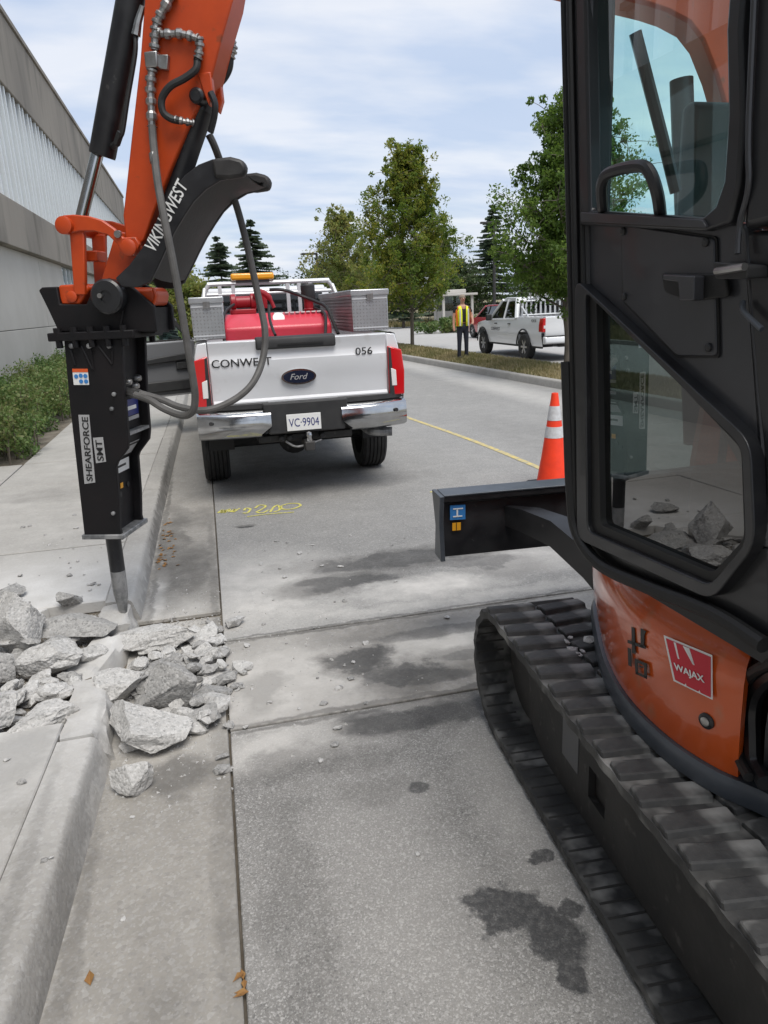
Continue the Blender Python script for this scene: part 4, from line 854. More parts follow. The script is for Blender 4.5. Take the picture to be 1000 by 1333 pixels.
MB(CB).tube([(*cq(962, 352), .055), (*cq(1003, 346), .06)], .008, 8).build('striker_pin', M['steel'], cab)
MB(CB).tube(spl([(cq(989, 0)[0], 2.6, .026), (*cq(990, 150), .026), (*cq(988, 240), .024), (*cq(972, 290), .016), (*cq(971, 330), .02)], 5), .006, 8).build('pillar_edge', M['cab_panel'], cab)
MB(CB).tube(spl([(*cq(973, 392), .01), (*cq(978, 405), .018), (*cq(1003, 428), .02)], 5), .006, 8).build('quarter_edge', M['rim_steel'], cab)
# ---- boom, stick, linkage and breaker in the plane of the swung boom
BT = ground(160, 792, .14); AD = Vector((.94, -.34, 0)).normalized(); AN = Vector((AD.y, -AD.x, 0))
AR = Fr((BT.x, BT.y, 0), AD, (0, 0, 1), AN)                     # s towards the machine, z up, c towards the camera side
def am(px, py, off=0.):
    P = onplane(px, py, AR.o + AN * off, AN) - AR.o; return (P.dot(AD), P.z)
def an3(px, py, off): s, z = am(px, py, off); return (s, z, 0.)
def ams(l, off=0.): return [am(x, y, off) for x, y in l]
def a3(px, py, off): s, z = am(px, py, off); return (s, z, off)
# stick
SW = .085
stick_px = [(188, 0), (182, 80), (172, 168), (160, 280), (163, 312), (176, 325), (188, 312), (200, 276), (222, 220), (245, 165), (276, 100), (288, 52), (303, 0)]
sp_ = ams(stick_px, SW); top = [(sp_[-1][0] + .18, 3.72), (sp_[-1][0] + .05, 3.95), (sp_[0][0] + .14, 3.86)]
stick = MB(AR).prism(sp_ + top, -SW, SW).build('stick', M['arm_orange'], EX, bevel=.008)
pb = am(140, 385, SW); pin_b = pb
MB(AR).prism(ams([(150, 300), (190, 310), (176, 345), (150, 395), (132, 395), (128, 375)], .06), -.055, .055).build('stick_nose', M['arm_orange'], stick, bevel=.006)
# boom, mostly above the frame and behind the cab
und = [am(945, 185), am(922, 105), am(905, 62), am(888, 40), am(862, 26), am(838, 18)]
und = und[::-1]; bt0 = (sp_[-1][0] + .02, 3.70)
lower = [bt0, (und[0][0] - .75, und[0][1] + .22)] + und + [(und[-1][0] + .12, 1.9), (und[-1][0] + .16, .95)]
upper = [(und[-1][0] + .44, .95), (und[-1][0] + .50, 1.9), (und[-1][0] + .48, und[-1][1] + .05), (und[2][0] + .32, und[2][1] + .40), (und[0][0] - .1, und[0][1] + .52), (bt0[0] + .2, bt0[1] + .26), (bt0[0] - .06, bt0[1] + .2)]
boom = MB(AR).prism([tuple(p) for p in lower] + upper, -.10, .10).build('boom', M['arm_orange'], EX, bevel=.015)
bs = und[-1][0] + .28; P = AR.p(bs, .9, 0)
MB().lathe([(.2, -.25), (.22, -.1), (.22, .12), (.14, .2)], tuple(P), (0, 0, 1), 24).build('swing_post', M['cab_black'], EX)
MB().prism([(2.15, 2.5), (P.x - .12, P.y - .15), (P.x + .14, P.y - .15), (2.65, 2.45)], .62, .86).build('swing_bracket', M['cab_black'], EX, bevel=.02)
MB(AR).tube([(bs - .32, 1.05, .0), (und[3][0] - .05, und[3][1] - .12, .0)], .05, 14).build('boom_cylinder', M['gloss_black'], EX)
# bucket cylinder and rod
cb0, cb1 = am(133, 203, .0), am(170, 0, .0); dv = (Vector(cb1) - Vector(cb0)); ext = Vector(cb0) + dv * 1.45
cyl = MB(AR).tube([(*cb0, 0), (*(Vector(cb0) + dv * .02), 0), (*ext, 0)], [.062, .064, .064], 20).build('bucket_cylinder', M['gloss_black'], EX)
MB(AR).tube([a3(104, 292, .05), a3(128, 195, 0)], .030, 16).build('piston_rod', M['chrome'], cyl)
MB(AR).tube(spl([a3(176, 45, .05), a3(176, 70, .06), a3(166, 130, .07), a3(160, 170, .07), a3(156, 178, .07)], 5), .011, 8).build('cylinder_pipe', M['hose_black'], cyl)
MB(AR).tube([a3(157, 172, .07), a3(152, 187, .06), a3(147, 190, .03)], .017, 8).build('pipe_elbow', M['hose_black'], cyl)
MB(AR).tube([a3(186, 8, .05), a3(180, 28, .05), a3(177, 46, .05)], [.014, .018, .022], 8).build('pipe_fitting', M['steel'], cyl)
# links
def link(name, px, wd, offs, mt='arm_orange', r=.03):
    for o_ in offs: MB(AR).prism(ams(px, offs[0]), o_ - wd, o_).build(name, M[mt], EX, bevel=.006)
arc = [(72, 292), (74, 284), (82, 280), (95, 279), (115, 281), (132, 286), (148, 297), (160, 309), (176, 308), (182, 318), (176, 331), (166, 334), (157, 328), (152, 317), (140, 306), (122, 301), (104, 301), (86, 305), (75, 302)]
link('side_link', arc, .026, (.135, -.11))
MB(AR).lathe([(.042, -.16), (.042, .16), (.03, .165)], an3(82, 293, .16), (0, 0, 1), 20).build('link_pin', M['arm_orange'], EX)
MB(AR).lathe([(.040, -.15), (.040, .145), (.028, .152)], an3(166, 322, .15), (0, 0, 1), 20).build('link_pin', M['arm_orange'], EX)
MB(AR).lathe([(.018, 0), (.018, .02)], a3(155, 305, .125), (0, 0, 1), 10).build('grease_bolt', M['steel'], EX)
MB(AR).tube([a3(100, 286, -.0), a3(116, 289, 0)], .02, 10).build('rod_clevis', M['chrome'], EX)
for o_ in (.125, -.095): MB(AR).prism(ams([(90, 300), (109, 300), (111, 384), (96, 384)], .125), o_ - .03, o_).build('bucket_link', M['arm_orange'], EX, bevel=.006)
MB(AR).prism(ams([(98, 326), (126, 326), (126, 340), (98, 340)], .05), -.05, .05).build('link_bridge', M['arm_orange'], EX, bevel=.006)
MB(AR).prism(ams([(73, 377), (77, 371), (112, 369), (116, 376), (103, 397), (80, 397)], .11), -.11, .11).build('link_foot', M['arm_orange'], EX, bevel=.01)
MB(AR).lathe([(.028, -.13), (.028, .125), (.018, .13)], an3(93, 386, .125), (0, 0, 1), 16).build('link_pin', M['arm_orange'], EX)
MB(AR).lathe([(.03, -.17), (.078, -.165), (.078, .15), (.084, .155), (.084, .20), (.074, .21), (.03, .212), (.03, .205)], an3(139, 386, .2), (0, 0, 1), 30).build('pin_boss', M['cab_black'], EX)
MB(AR).lathe([(.012, .2), (.012, .222)], an3(132, 385, .2), (0, 0, 1), 10).build('pin_bolt', M['steel'], EX)
MB(AR).prism(ams([(158, 379), (166, 374), (200, 374), (204, 384), (202, 398), (160, 400)], .09), -.09, .09).build('thumb_mount', M['arm_orange'], EX, bevel=.02)
for x in (164, 199): MB(AR).tube(spl([a3(x, 375, .10), a3(x + (4 if x > 180 else -4), 386, .10), a3(x, 398, .10)], 4), .008, 6).build('mount_rib', M['arm_orange'], EX)
# thumb: two curved plates and the web between them
near_px = [(150, 362), (168, 345), (188, 318), (200, 296), (208, 275), (222, 250), (240, 228), (258, 214), (276, 207), (300, 205), (314, 209), (320, 217), (318, 228), (304, 231), (286, 235), (268, 246), (252, 262), (240, 280), (228, 300), (217, 322), (206, 346), (196, 366), (180, 374), (158, 374)]
thumb = MB(AR).prism(ams(near_px, .19), .165, .19).build('thumb', M['gloss_black'], EX, bevel=.005)
MB(AR).prism(ams(near_px, .19), -.275, -.25).build('thumb_plate', M['thumb_steel'], thumb, bevel=.005)
wl_ = ams([(318, 226), (304, 231), (286, 235), (268, 246), (252, 262), (240, 280), (228, 300), (217, 322), (206, 346), (198, 362)], .19)
rows = []
wl_ = [tuple(v.xy) for v in spl([(a, b, 0) for a, b in wl_], 4)]
for c in (.165, .08, -.04, -.14, -.25): rows.append([(a, b + .004 - .02 * (1 - ((c + .04) / .21) ** 2), c) for a, b in wl_])
rows2 = [[(a - .02, b + .022, c) for a, b, c in r] for r in rows]
MB(AR).sheet(rows).sheet(rows2).build('thumb_web', M['thumb_steel'], thumb)
for c0, c1 in ((.155, .205), (-.29, -.235)):
    MB(AR).prism(ams([(276, 207), (300, 204), (316, 208), (322, 218), (319, 230), (300, 233), (280, 232)], .19), c0, c1).build('thumb_tip', M['thumb_steel'], thumb, bevel=.015)
tcy = MB(AR).tube([a3(222, 268, .0), a3(246, 190, 0), a3(263, 140, 0)], [.055, .058, .058], 18).build('thumb_cylinder', M['gloss_black'], EX)
MB(AR).tube([a3(262, 142, 0), a3(268, 128, 0)], [.062, .05], 14).build('cylinder_head', M['gloss_black'], tcy)
MB(AR).lathe([(.035, -.12), (.035, .11), (.025, .12)], a3(266, 132, 0), (0, 0, 1), 14).build('cylinder_pin', M['gloss_black'], tcy)
MB(AR).prism(ams([(257, 95), (274, 93), (277, 120), (272, 138), (264, 118)], .09), .05, .09).build('thumb_bracket', M['arm_orange'], stick, bevel=.005)
MB(AR).prism(ams([(257, 95), (274, 93), (277, 120), (272, 138), (264, 118)], .09), -.09, -.05).build('thumb_bracket', M['arm_orange'], stick, bevel=.005)
MB(AR).tube(spl([a3(274, 120, .09), a3(280, 135, .09), a3(279, 152, .08), a3(274, 172, .06)], 4), .016, 8).build('cylinder_clip', M['gloss_black'], tcy)
o2 = Vector(a3(202, 329, .193)); e2 = Vector(a3(246, 241, .193)); d_ = AR.p(*e2) - AR.p(*o2); ln = d_.length; d_.normalize()
text('lettering', 'VIKINGWEST', Fr(AR.p(*o2), d_, AN.cross(d_), AN), ln, .062, M['decal_white'], thumb, shear=.15, bold=.012)
# hoses and fittings on the stick
def hose(name, px, r, mt, par, n=10, k=6): return MB(AR).tube(spl([a3(*p) for p in px], k), r, n).build(name, M[mt], par)
def fitting(name, px, r, par):
    P = spl([a3(*p) for p in px], 10); rr = [r * (1.25 if (i // 3) % 2 == 0 else .85) for i in range(len(P))]
    return MB(AR).tube(P, rr, 10).build(name, M['steel'], par, ang=25)
fitting('hose_fitting', [(226, -10, .11), (212, 14, .11), (204, 30, .11), (202, 45, .11), (201, 65, .11)], .020, stick)
fitting('hose_fitting', [(203, 38, .11), (212, 44, .11), (236, 44, .11), (256, 50, .11), (260, 54, .11), (259, 70, .11), (257, 78, .11)], .018, stick)
fitting('hose_fitting', [(198, 90, .11), (196, 110, .11), (197, 135, .11), (198, 165, .11)], .021, stick)
MB(AR).prism(ams([(188, 68), (205, 66), (206, 88), (190, 88)], .13), .085, .14).build('valve_block', M['steel'], stick, bevel=.006)
MB(AR).prism(ams([(205, 70), (218, 70), (217, 90), (205, 88)], .12), .085, .115).build('valve_bracket', M['steel'], stick, bevel=.004)
hose('bypass_hose', [(257, 76, .11), (255, 90, .12), (240, 102, .13), (222, 112, .14), (211, 128, .14), (212, 145, .14), (222, 154, .13), (234, 157, .12)], .017, 'hose_black', stick)
fitting('hose_fitting', [(228, 155, .125), (240, 158, .12), (252, 160, .10)], .014, stick)
fitting('hose_fitting', [(288, 52, -.07), (297, 54, -.09), (303, 58, -.1), (303, 66, -.1), (300, 76, -.1)], .018, stick)
hose('bypass_hose', [(300, 76, -.1), (298, 90, -.1), (290, 104, -.1), (276, 115, -.08)], .017, 'hose_black', stick)
hose('breaker_hose', [(198, 164, .12), (200, 190, .14), (205, 235, .20), (214, 285, .26), (227, 350, .27), (240, 425, .27), (250, 485, .26), (254, 515, .25), (251, 535, .24), (238, 541, .22), (215, 533, .2), (195, 521, .18), (176, 514, .15)], .0185, 'hose_grey', EX)
MB(AR).tube([a3(200, 200, .15), a3(201.5, 212, .16)], .022, 10).build('hose_ferrule', M['steel'], EX)
hose('breaker_hose', [(272, 175, -.1), (280, 192, -.12), (292, 225, -.22), (308, 268, -.26), (323, 325, -.26), (336, 385, -.24), (345, 430, -.2), (342, 468, -.15), (328, 500, -.05), (302, 522, .02), (268, 534, .08), (235, 530, .1), (210, 520, .1), (182, 512, .1)], .0185, 'hose_grey', EX)
# breaker
BW = .15
profL = [(83, 441), (90, 520), (100, 610), (110, 699)]
profR = [(160, 703), (156, 690), (155, 655), (151, 608), (153, 602), (166, 584), (167, 572), (162, 510), (159, 441)]
bk = MB(AR).prism(ams(profL + profR, BW), BW - .028, BW).build('hydraulic_breaker', M['breaker_black'], EX, bevel=.004)
pr = ams(profL + profR, BW)
MB(AR).prism(pr, -BW, -BW + .028).build('side_plate', M['breaker_black'], bk, bevel=.004)
inn = [(a + (.03 if i < 4 else -.045), b) for i, (a, b) in enumerate(pr)]; 
MB(AR).prism(inn, -BW + .028, BW - .028).build('housing', M['breaker_black'], bk)
fz = pr[3][1]
MB(AR).prism([(pr[3][0] - .01, fz - .012), (pr[4][0] + .012, fz - .012), (pr[4][0] + .012, fz + .014), (pr[3][0] - .01, fz + .014)], -BW - .012, BW + .012).build('bottom_plate', M['worn_steel'], bk, bevel=.004)
fl = am(65, 436, BW)[0]; fr2 = am(163, 436, BW)[0]; zt = am(120, 437, BW)[1]
MB(AR).prism([(fl - .0, zt - .02), (fr2 + .06, zt - .02), (fr2 + .06, zt + .022), (fl - .0, zt + .022)], -BW - .04, BW + .03).build('mounting_flange', M['breaker_black'], bk, bevel=.006)
for s in range(5):
    ss = fl + .05 + (fr2 - fl - .05) * s / 4
    for c in (BW + .012, -BW - .022):
        MB(AR).lathe([(.017, zt - .055 - zt), (.017, 0), (.02, .0), (.02, .045)], (ss, zt, c), (0, 1, 0), 8).build('flange_bolt', M['breaker_black'], bk)
for x in (94, 117, 143): MB(AR).lathe([(.014, 0), (.014, .012), (.008, .016)], a3(x, 450, BW), (0, 0, 1), 10).build('plate_bolt', M['worn_steel'], bk)
for (x0, y0), (x1, y1) in (((92, 455), (98, 475)), ((106, 450), (120, 480)), ((118, 453), (122, 482)), ((128, 450), (146, 474)), ((146, 455), (146, 474))): MB(AR).tube([a3(x0, y0, BW + .002), a3(x1, y1, BW + .002)], .006, 6).build('weld_bead', M['breaker_black'], bk)
for x, y in ((149, 513), (146, 532), (148, 668)): MB(AR).lathe([(.011, 0), (.011, .01), (.006, .013)], a3(x, y, BW), (0, 0, 1), 10).build('plate_bolt', M['worn_steel'], bk)
# bracket above the flange that hangs on the link pins
for o_ in (BW - .02, -BW + .05): MB(AR).prism(ams([(50, 378), (54, 374), (74, 373), (78, 396), (112, 396), (122, 372), (140, 362), (158, 366), (172, 374), (200, 398), (204, 432), (76, 432), (62, 402)], BW - .02), o_ - .03, o_).build('bracket_ear', M['breaker_black'], bk, bevel=.006)
MB(AR).prism(ams([(66, 402), (200, 400), (202, 434), (78, 434)], BW - .06), -BW + .05, BW - .06).build('bracket_core', M['breaker_black'], bk)
MB(AR).tube([a3(156, 432, BW), a3(160, 404, BW)], .006, 6).build('weld_bead', M['breaker_black'], bk)
# face towards the machine: fittings, shelves, labels  (plane s = const, looked at along -s)
def edge_s(y, dx=0.): return am(interp([(441, 159), (510, 162), (572, 167), (584, 166), (602, 153), (608, 151), (655, 155), (703, 160)], y), y, BW)
for y, nm in ((566, 'shelf_plate'), (697, 'foot_shelf')):
    s_, z_ = edge_s(y); MB(AR).prism([(s_ - .06, z_ - .008), (s_ + .0, z_ - .008), (s_ + .0, z_ + .008), (s_ - .06, z_ + .008)], -BW + .028, BW - .028).build(nm, M['worn_steel'], bk)
def face_patch(name, y0, y1, c0, c1, mt, d=.004, par=None):
    (s0, z0), (s1, z1) = edge_s(y0), edge_s(y1); s0 += -.045 + d; s1 += -.045 + d
    return MB(AR).add([(s0, z0, c0), (s0, z0, c1), (s1, z1, c1), (s1, z1, c0), (s0 - .003, z0, c0), (s0 - .003, z0, c1), (s1 - .003, z1, c1), (s1 - .003, z1, c0)], [(0, 1, 2, 3), (7, 6, 5, 4), (0, 4, 5, 1), (1, 5, 6, 2), (2, 6, 7, 3), (3, 7, 4, 0)]).build(name, M[mt], par or bk)
face_patch('maker_label', 524, 546, -.09, .09, 'decal_navy'); face_patch('label_print', 533, 538, -.06, .06, 'decal_white', .0065)
face_patch('label_base', 547, 552, -.09, .09, 'decal_silver'); face_patch('white_label', 582, 600, -.09, .085, 'decal_silver'); face_patch('white_label', 606, 622, -.09, .085, 'decal_white', .004); face_patch('label_print', 612, 615, -.05, .05, 'decal_black', .0065)
face_patch('yellow_mark', 636, 643, -.0, .03, 'decal_yellow')
for y, c in ((650, .04), (656, .07), (642, -.06)):
    s_, z_ = edge_s(y); MB(AR).lathe([(.016, 0), (.016, .006)], (s_ - .045, z_, c), (1, 0, 0), 12).build('port_plug', M['hose_black'], bk)
for y, c in ((500, .03), (498, -.09), (512, .05), (508, -.06)):
    s_, z_ = edge_s(y); MB(AR).lathe([(.02, -.02), (.02, .02), (.013, .03)], (s_ - .045, z_, c), (1, 0, 0), 10).build('port_fitting', M['steel'], bk)
for c, px_ in ((.15, (176, 514)), (.1, (182, 512))):
    s_, z_ = edge_s(512); MB(AR).tube([(s_ - .05, z_, c * .4), a3(*px_, c)], .021, 8).build('hose_end', M['steel'], bk)
# decals on the near side plate
def side_frame(px_o, px_x, px_y, off):
    o_ = AR.p(*a3(*px_o, off)); x_ = AR.p(*a3(*px_x, off)) - o_; y_ = AR.p(*a3(*px_y, off)) - o_; ex = x_.normalized(); return Fr(o_, ex, AN.cross(ex), AN), x_.length, abs(y_.dot(AN.cross(ex)))
def side_patch(name, px, mt, off, par=bk): return MB(AR).prism(ams(px, off), off - .002, off).build(name, M[mt], par)
side_patch('warning_label', [(94, 480), (114, 480), (116, 501), (96, 501)], 'decal_white', BW + .003); side_patch('warning_stripe', [(94, 480), (114, 480), (114.3, 484.5), (94.3, 484.5)], 'decal_orange', BW + .0045)
for x, y in ((99, 490), (105, 489), (111, 489.5), (105.5, 496.5), (112, 496.5)): MB(AR).lathe([(.011, -.002), (.011, .0)], a3(x, y, BW + .0055), (0, 0, 1), 12).build('warning_symbol', M['decal_blue'], bk)
pl1 = side_patch('name_plate', [(102, 540), (116, 540), (124, 628), (110, 630)], 'decal_silver', BW + .003); pl2 = side_patch('name_plate', [(121, 570), (134, 569), (138, 601), (125, 603)], 'decal_silver', BW + .003)
f_, w1, h1 = side_frame((121, 626.5), (114.5, 543), (112, 627), BW + .004); text('lettering', 'SHEARFORCE', f_, w1, h1 * .88, M['decal_black'], pl1, bold=.015)
f_, w1, h1 = side_frame((135.5, 600), (132.5, 573), (126, 601), BW + .004); text('lettering', 'SMT', f_, w1, h1 * .88, M['decal_black'], pl2, bold=.015)
# chisel
sx, szz = am(148, 704, .0); c0 = Vector((sx, szz + .05)); c1 = Vector((0, .10)); dvv = c1 - c0
MB(AR).tube([(*c0, 0), (*(c0 + dvv * .45), 0)], .042, 18).build('chisel', M['gloss_black'], bk)
MB(AR).tube([(*(c0 + dvv * .45), 0), (*(c0 + dvv * .72), 0), (*(c0 + dvv * .97), 0), (*(c0 + dvv), 0)], [.0425, .041, .022, .012], 14).build('chisel_point', M['worn_steel'], bk)
# ================================================================ vehicles
def arch(cy, r, z0, n=10, r2=None):
    """wheel opening, from rear to front, over the top"""
    return [(cy - r * math.cos(math.pi * i / n), z0 + (r2 or r) * math.sin(math.pi * i / n)) for i in range(n + 1)]
def wheel(par, cx, cy, r, wd, side, fr, rim='alloy', spokes=6):
    """side +1: outer face towards +x"""
    t = MB(fr); h = wd / 2
    prof = [(r * .62, -h * .9), (r * .80, -h), (r * .93, -h * .98), (r * .985, -h * .8)]
    for a in (-.62, -.3, 0, .3, .62): prof += [(r, h * (a - .11)), (r, h * (a + .11)), (r * .965, h * (a + .13)), (r * .965, h * (a + .18))]
    prof += [(r * .985, h * .8), (r * .93, h * .98), (r * .80, h), (r * .62, h * .9), (r * .58, h * .3), (r * .58, -h * .3), (r * .62, -h * .9)]
    w_ = t.lathe(prof, (cx, cy, r), (1, 0, 0), 36, caps=False).build('wheel', M['tyre'], par, ang=30)
    m = MB(fr); o = h * .72 * side
    m.lathe([(r * .60, 0), (r * .63, .012), (r * .60, .02), (r * .52, .01), (r * .50, -.05), (0.001, -.06)] if side > 0 else [(0.001, .06), (r * .50, .05), (r * .52, -.01), (r * .60, -.02), (r * .63, -.012), (r * .60, 0)], (cx + o, cy, r), (1, 0, 0), 30, caps=False)
    m.build('rim', M['frame_dark'], w_, ang=30)
    s = MB(fr)
    for k in range(spokes):
        a = 2 * math.pi * k / spokes; c_, s_ = math.cos(a), math.sin(a); rot = Matrix(((1, 0, 0), (0, c_, -s_), (0, s_, c_)))
        s.box((cx + o, cy + .33 * r * c_, r + .33 * r * s_), (.03, r * .52, r * .15), rot)
    s.lathe([(r * .15, -.02), (r * .15, .02), (r * .1, .03)], (cx + o, cy, r), (1, 0, 0), 16)
    s.lathe([(r * .62, -.008), (r * .62, .012), (r * .54, .014), (r * .54, -.008), (r * .62, -.008)], (cx + o, cy, r), (1, 0, 0), 30, caps=False)
    s.build('spokes', M[rim], w_, ang=30); return w_
def cab_shell(par, fr, mt, secs, name='cab_body', gm='car_glass'):
    pass
# ---------------------------------------------------------------- service truck seen from behind
TX, TY = .89, 7.0
T1 = root('service_truck', (TX, TY + 2, 0), 'white heavy pickup with open driver door carrying tank and toolboxes', 'pickup truck')
TF = Fr((TX, TY, 0), (1, 0, 0), (0, 1, 0), (0, 0, 1))
HW = 1.0; AX = 1.12; WB = 4.05; RW = .40
def side_curve(z): return interp([(.5, -.05), (.75, -.015), (.95, .0), (1.15, .0), (1.35, -.02), (1.48, -.045), (1.56, -.075)], z)
def bed_side(sgn):
    # skin with wheel opening, thick shell; x follows the body curve
    y0, y1 = .05, 2.50; pts = [(y0, .78)] + arch(AX, .52, .62, 12, .50) + [(y1, .62), (y1, 1.515), (y0, 1.515)]
    pts = [p for p in pts if p[1] > .6]
    zs = [.62, .8, 1.0, 1.2, 1.35, 1.45, 1.515]
    rows_o = []; ys = [y0 + (y1 - y0) * i / 40 for i in range(41)]
    def zlow(y):
        d = abs(y - AX)
        if d < .52: return .62 + .50 * math.sqrt(1 - (d / .52) ** 2)
        return .70 if y < AX else .62
    for y in ys:
        zl = zlow(y); col = []
        for i in range(8): z = zl + (1.515 - zl) * i / 7; fl = .03 * max(0, 1 - abs(math.hypot(y - AX, z - .62) - .54) / .09); col.append((sgn * (HW + side_curve(z) + fl), y, z))
        col += [(sgn * (HW - .10), y, 1.53), (sgn * (HW - .17), y, 1.52), (sgn * (HW - .17), y, 1.0)]
        rows_o.append(col)
    return MB(TF).sheet(rows_o).build('bed_side', M['paint_white'], T1, ang=40)
for s in (-1, 1): bed_side(s)
MB(TF).b6(-.84, .84, .06, 2.48, .86, .92).build('bed_floor', M['trim_grey'], T1); MB(TF).b6(-.84, .84, 2.45, 2.50, .86, 1.52).build('bed_front', M['paint_white'], T1)
for s in (-1, 1):
    MB(TF).prism([(s * .845, .80), (s * .985, .80), (s * .99, 1.0), (s * .985, 1.2), (s * .96, 1.4), (s * .93, 1.51), (s * .845, 1.52)], .0, .06, 'ac').build('corner_post', M['paint_white'], T1, bevel=.01)
# tailgate: pressed panel with ledges, spoiler top
tgp = [(-.01, .905), (-.012, .96), (.0, .985), (.0, 1.16), (-.014, 1.20), (-.018, 1.335), (-.005, 1.365), (-.002, 1.42), (-.022, 1.48), (-.03, 1.515), (.02, 1.527), (.07, 1.52), (.07, .905)]
tg = MB(TF).prism(tgp, -.838, .838, 'bc').build('tailgate', M['paint_white'], T1, bevel=.006, ang=25)
px_ = [aty(x, y, TY - .03) for x, y in ((332, 441), (436, 432), (437, 447), (335, 454))]
hx0, hx1 = px_[0].x - TX, px_[1].x - TX
MB(TF).prism([(-.045, 1.43), (-.05, 1.49), (-.035, 1.535), (.05, 1.545), (.09, 1.53), (.02, 1.43)], hx0, hx1, 'bc').build('tailgate_trim', M['plastic_dark'], tg, bevel=.015)
MB(TF).b6(hx0 + .2, hx1 - .12, -.056, -.046, 1.462, 1.478).build('handle_slot', M['rubber_seal'], tg)
def tg_text(name, s, p0_, p1_, hpx, mt, yoff=-.024, **k):
    o_ = aty(*p0_, TY + yoff); e_ = aty(*p1_, TY + yoff); d = Vector((e_.x - o_.x, 0, 0)); z = o_.z
    h = aty(p0_[0], p0_[1] - hpx, TY + yoff).z - o_.z
    return text(name, s, Fr(o_, (1, 0, 0), (0, 0, 1), (0, -1, 0)), d.x, h, M[mt], tg, **k)
tg_text('door_lettering', 'CONWEST', (276, 479.5), (354, 474), 10.5, 'decal_black', bold=.008); tg_text('unit_number', '056', (463, 462), (485, 460), 9.5, 'decal_black', bold=.01)
c_ = aty(389, 490, TY - .02); 
def oval(name, c, rx_, rz, y0, y1, mt, par):
    return MB().prism([(c.x + rx_ * math.cos(a), c.z + rz * math.sin(a)) for a in [2 * math.pi * i / 40 for i in range(40)]], y0, y1, 'ac').build(name, M[mt], par)
em = oval('emblem', c_, .165, .073, TY - .034, TY - .002, 'chrome', tg); oval('emblem_field', c_, .148, .058, TY - .037, TY - .03, 'badge_dark', em)
text('emblem_script', 'Ford', Fr((c_.x - .085, TY - .0375, c_.z - .026), (1, 0, 0), (0, 0, 1), (0, -1, 0)), .17, .055, M['decal_silver'], em, shear=.35)
# lamps
for s in (-1, 1):
    lp = MB(TF).prism([(s * .848, .93), (s * 1.0, .93), (s * 1.008, 1.15), (s * .985, 1.36), (s * .848, 1.40)], -.035, .10, 'ac').build('tail_light', M['tail_red'], T1, bevel=.012)
    MB(TF).prism([(s * .875, 1.02), (s * .925, 1.02), (s * .92, 1.17), (s * .87, 1.19)], -.041, -.03, 'ac').build('reverse_lens', M['tail_clear'], lp, bevel=.004)
    MB(TF).prism([(s * .852, .935), (s * .90, .935), (s * .875, 1.38), (s * .852, 1.39)], -.038, -.028, 'ac').build('lamp_housing', M['plastic_dark'], lp)
# bumper
bm_ = root
def bump_path(t): return -.28 + .14 * abs(t) ** 3
bp = MB(TF); rows = []
for i in range(25):
    x = -1.0 + i / 12; y = -.20 + .12 * (abs(x) / 1.0) ** 4; rows.append([(x, y + .10, .93), (x, y + .012, .905), (x, y, .88), (x, y - .01, .78), (x, y + .005, .70), (x, y + .10, .665)])
def part_rows(a, b): return [r for r in rows if a - .01 <= r[0][0] <= b + .01]
bump = MB(TF).b6(-.9, .9, -.06, .1, .70, .86).build('bumper', M['plastic_dark'], T1)
for a, b in ((-1.0, -.32), (.32, 1.0)):
    r_ = part_rows(a, b); k = len(r_) - 1
    if a < 0: r_[k] = [(p[0] - (.10 if z_ > 3 else 0), p[1], p[2]) for z_, p in enumerate(r_[k])]
    else: r_[0] = [(p[0] + (.10 if z_ > 3 else 0), p[1], p[2]) for z_, p in enumerate(r_[0])]
    MB(TF).sheet([[(p[0], p[1] - .004, p[2] - .035) for p in r] for r in r_]).build('chrome_face', M['chrome'], bump, ang=60)
    MB(TF).sheet([[(p[0], p[1] + d, z) for d, z in ((.16, .952), (-.008, .945), (-.012, .905), (.02, .88))] for r in r_ for p in r[:1]]).build('step_pad', M['plastic_dark'], bump, ang=40)
    MB(TF).lathe([(.018, -.01), (.018, .01)], ((a + b) / 2 + (.22 if a > 0 else -.22), -.15, .80), (0, -1, 0), 12).build('parking_sensor', M['plastic_dark'], bump)
MB(TF).prism([(-.36, .66), (.36, .66), (.40, .95), (-.40, .95)], -.19, -.05, 'ac').build('plate_recess', M['plastic_dark'], bump, bevel=.012)
q = [aty(x, y, TY - .20) for x, y in ((373, 541), (417.5, 536), (418, 556.5), (374, 562))]
pc = sum(q, Vector()) / 4; pw = (q[1].x - q[0].x); ph = .155
pl_ = MB().b6(pc.x - pw / 2, pc.x + pw / 2, TY - .206, TY - .198, pc.z - ph / 2, pc.z + ph / 2).build('licence_plate', M['decal_white'], bump, bevel=.002)
text('plate_characters', 'VC·9904', Fr((pc.x - pw * .44, TY - .2065, pc.z - ph * .26), (1, 0, 0), (0, 0, 1), (0, -1, 0)), pw * .88, ph * .50, M['decal_navy'], pl_)
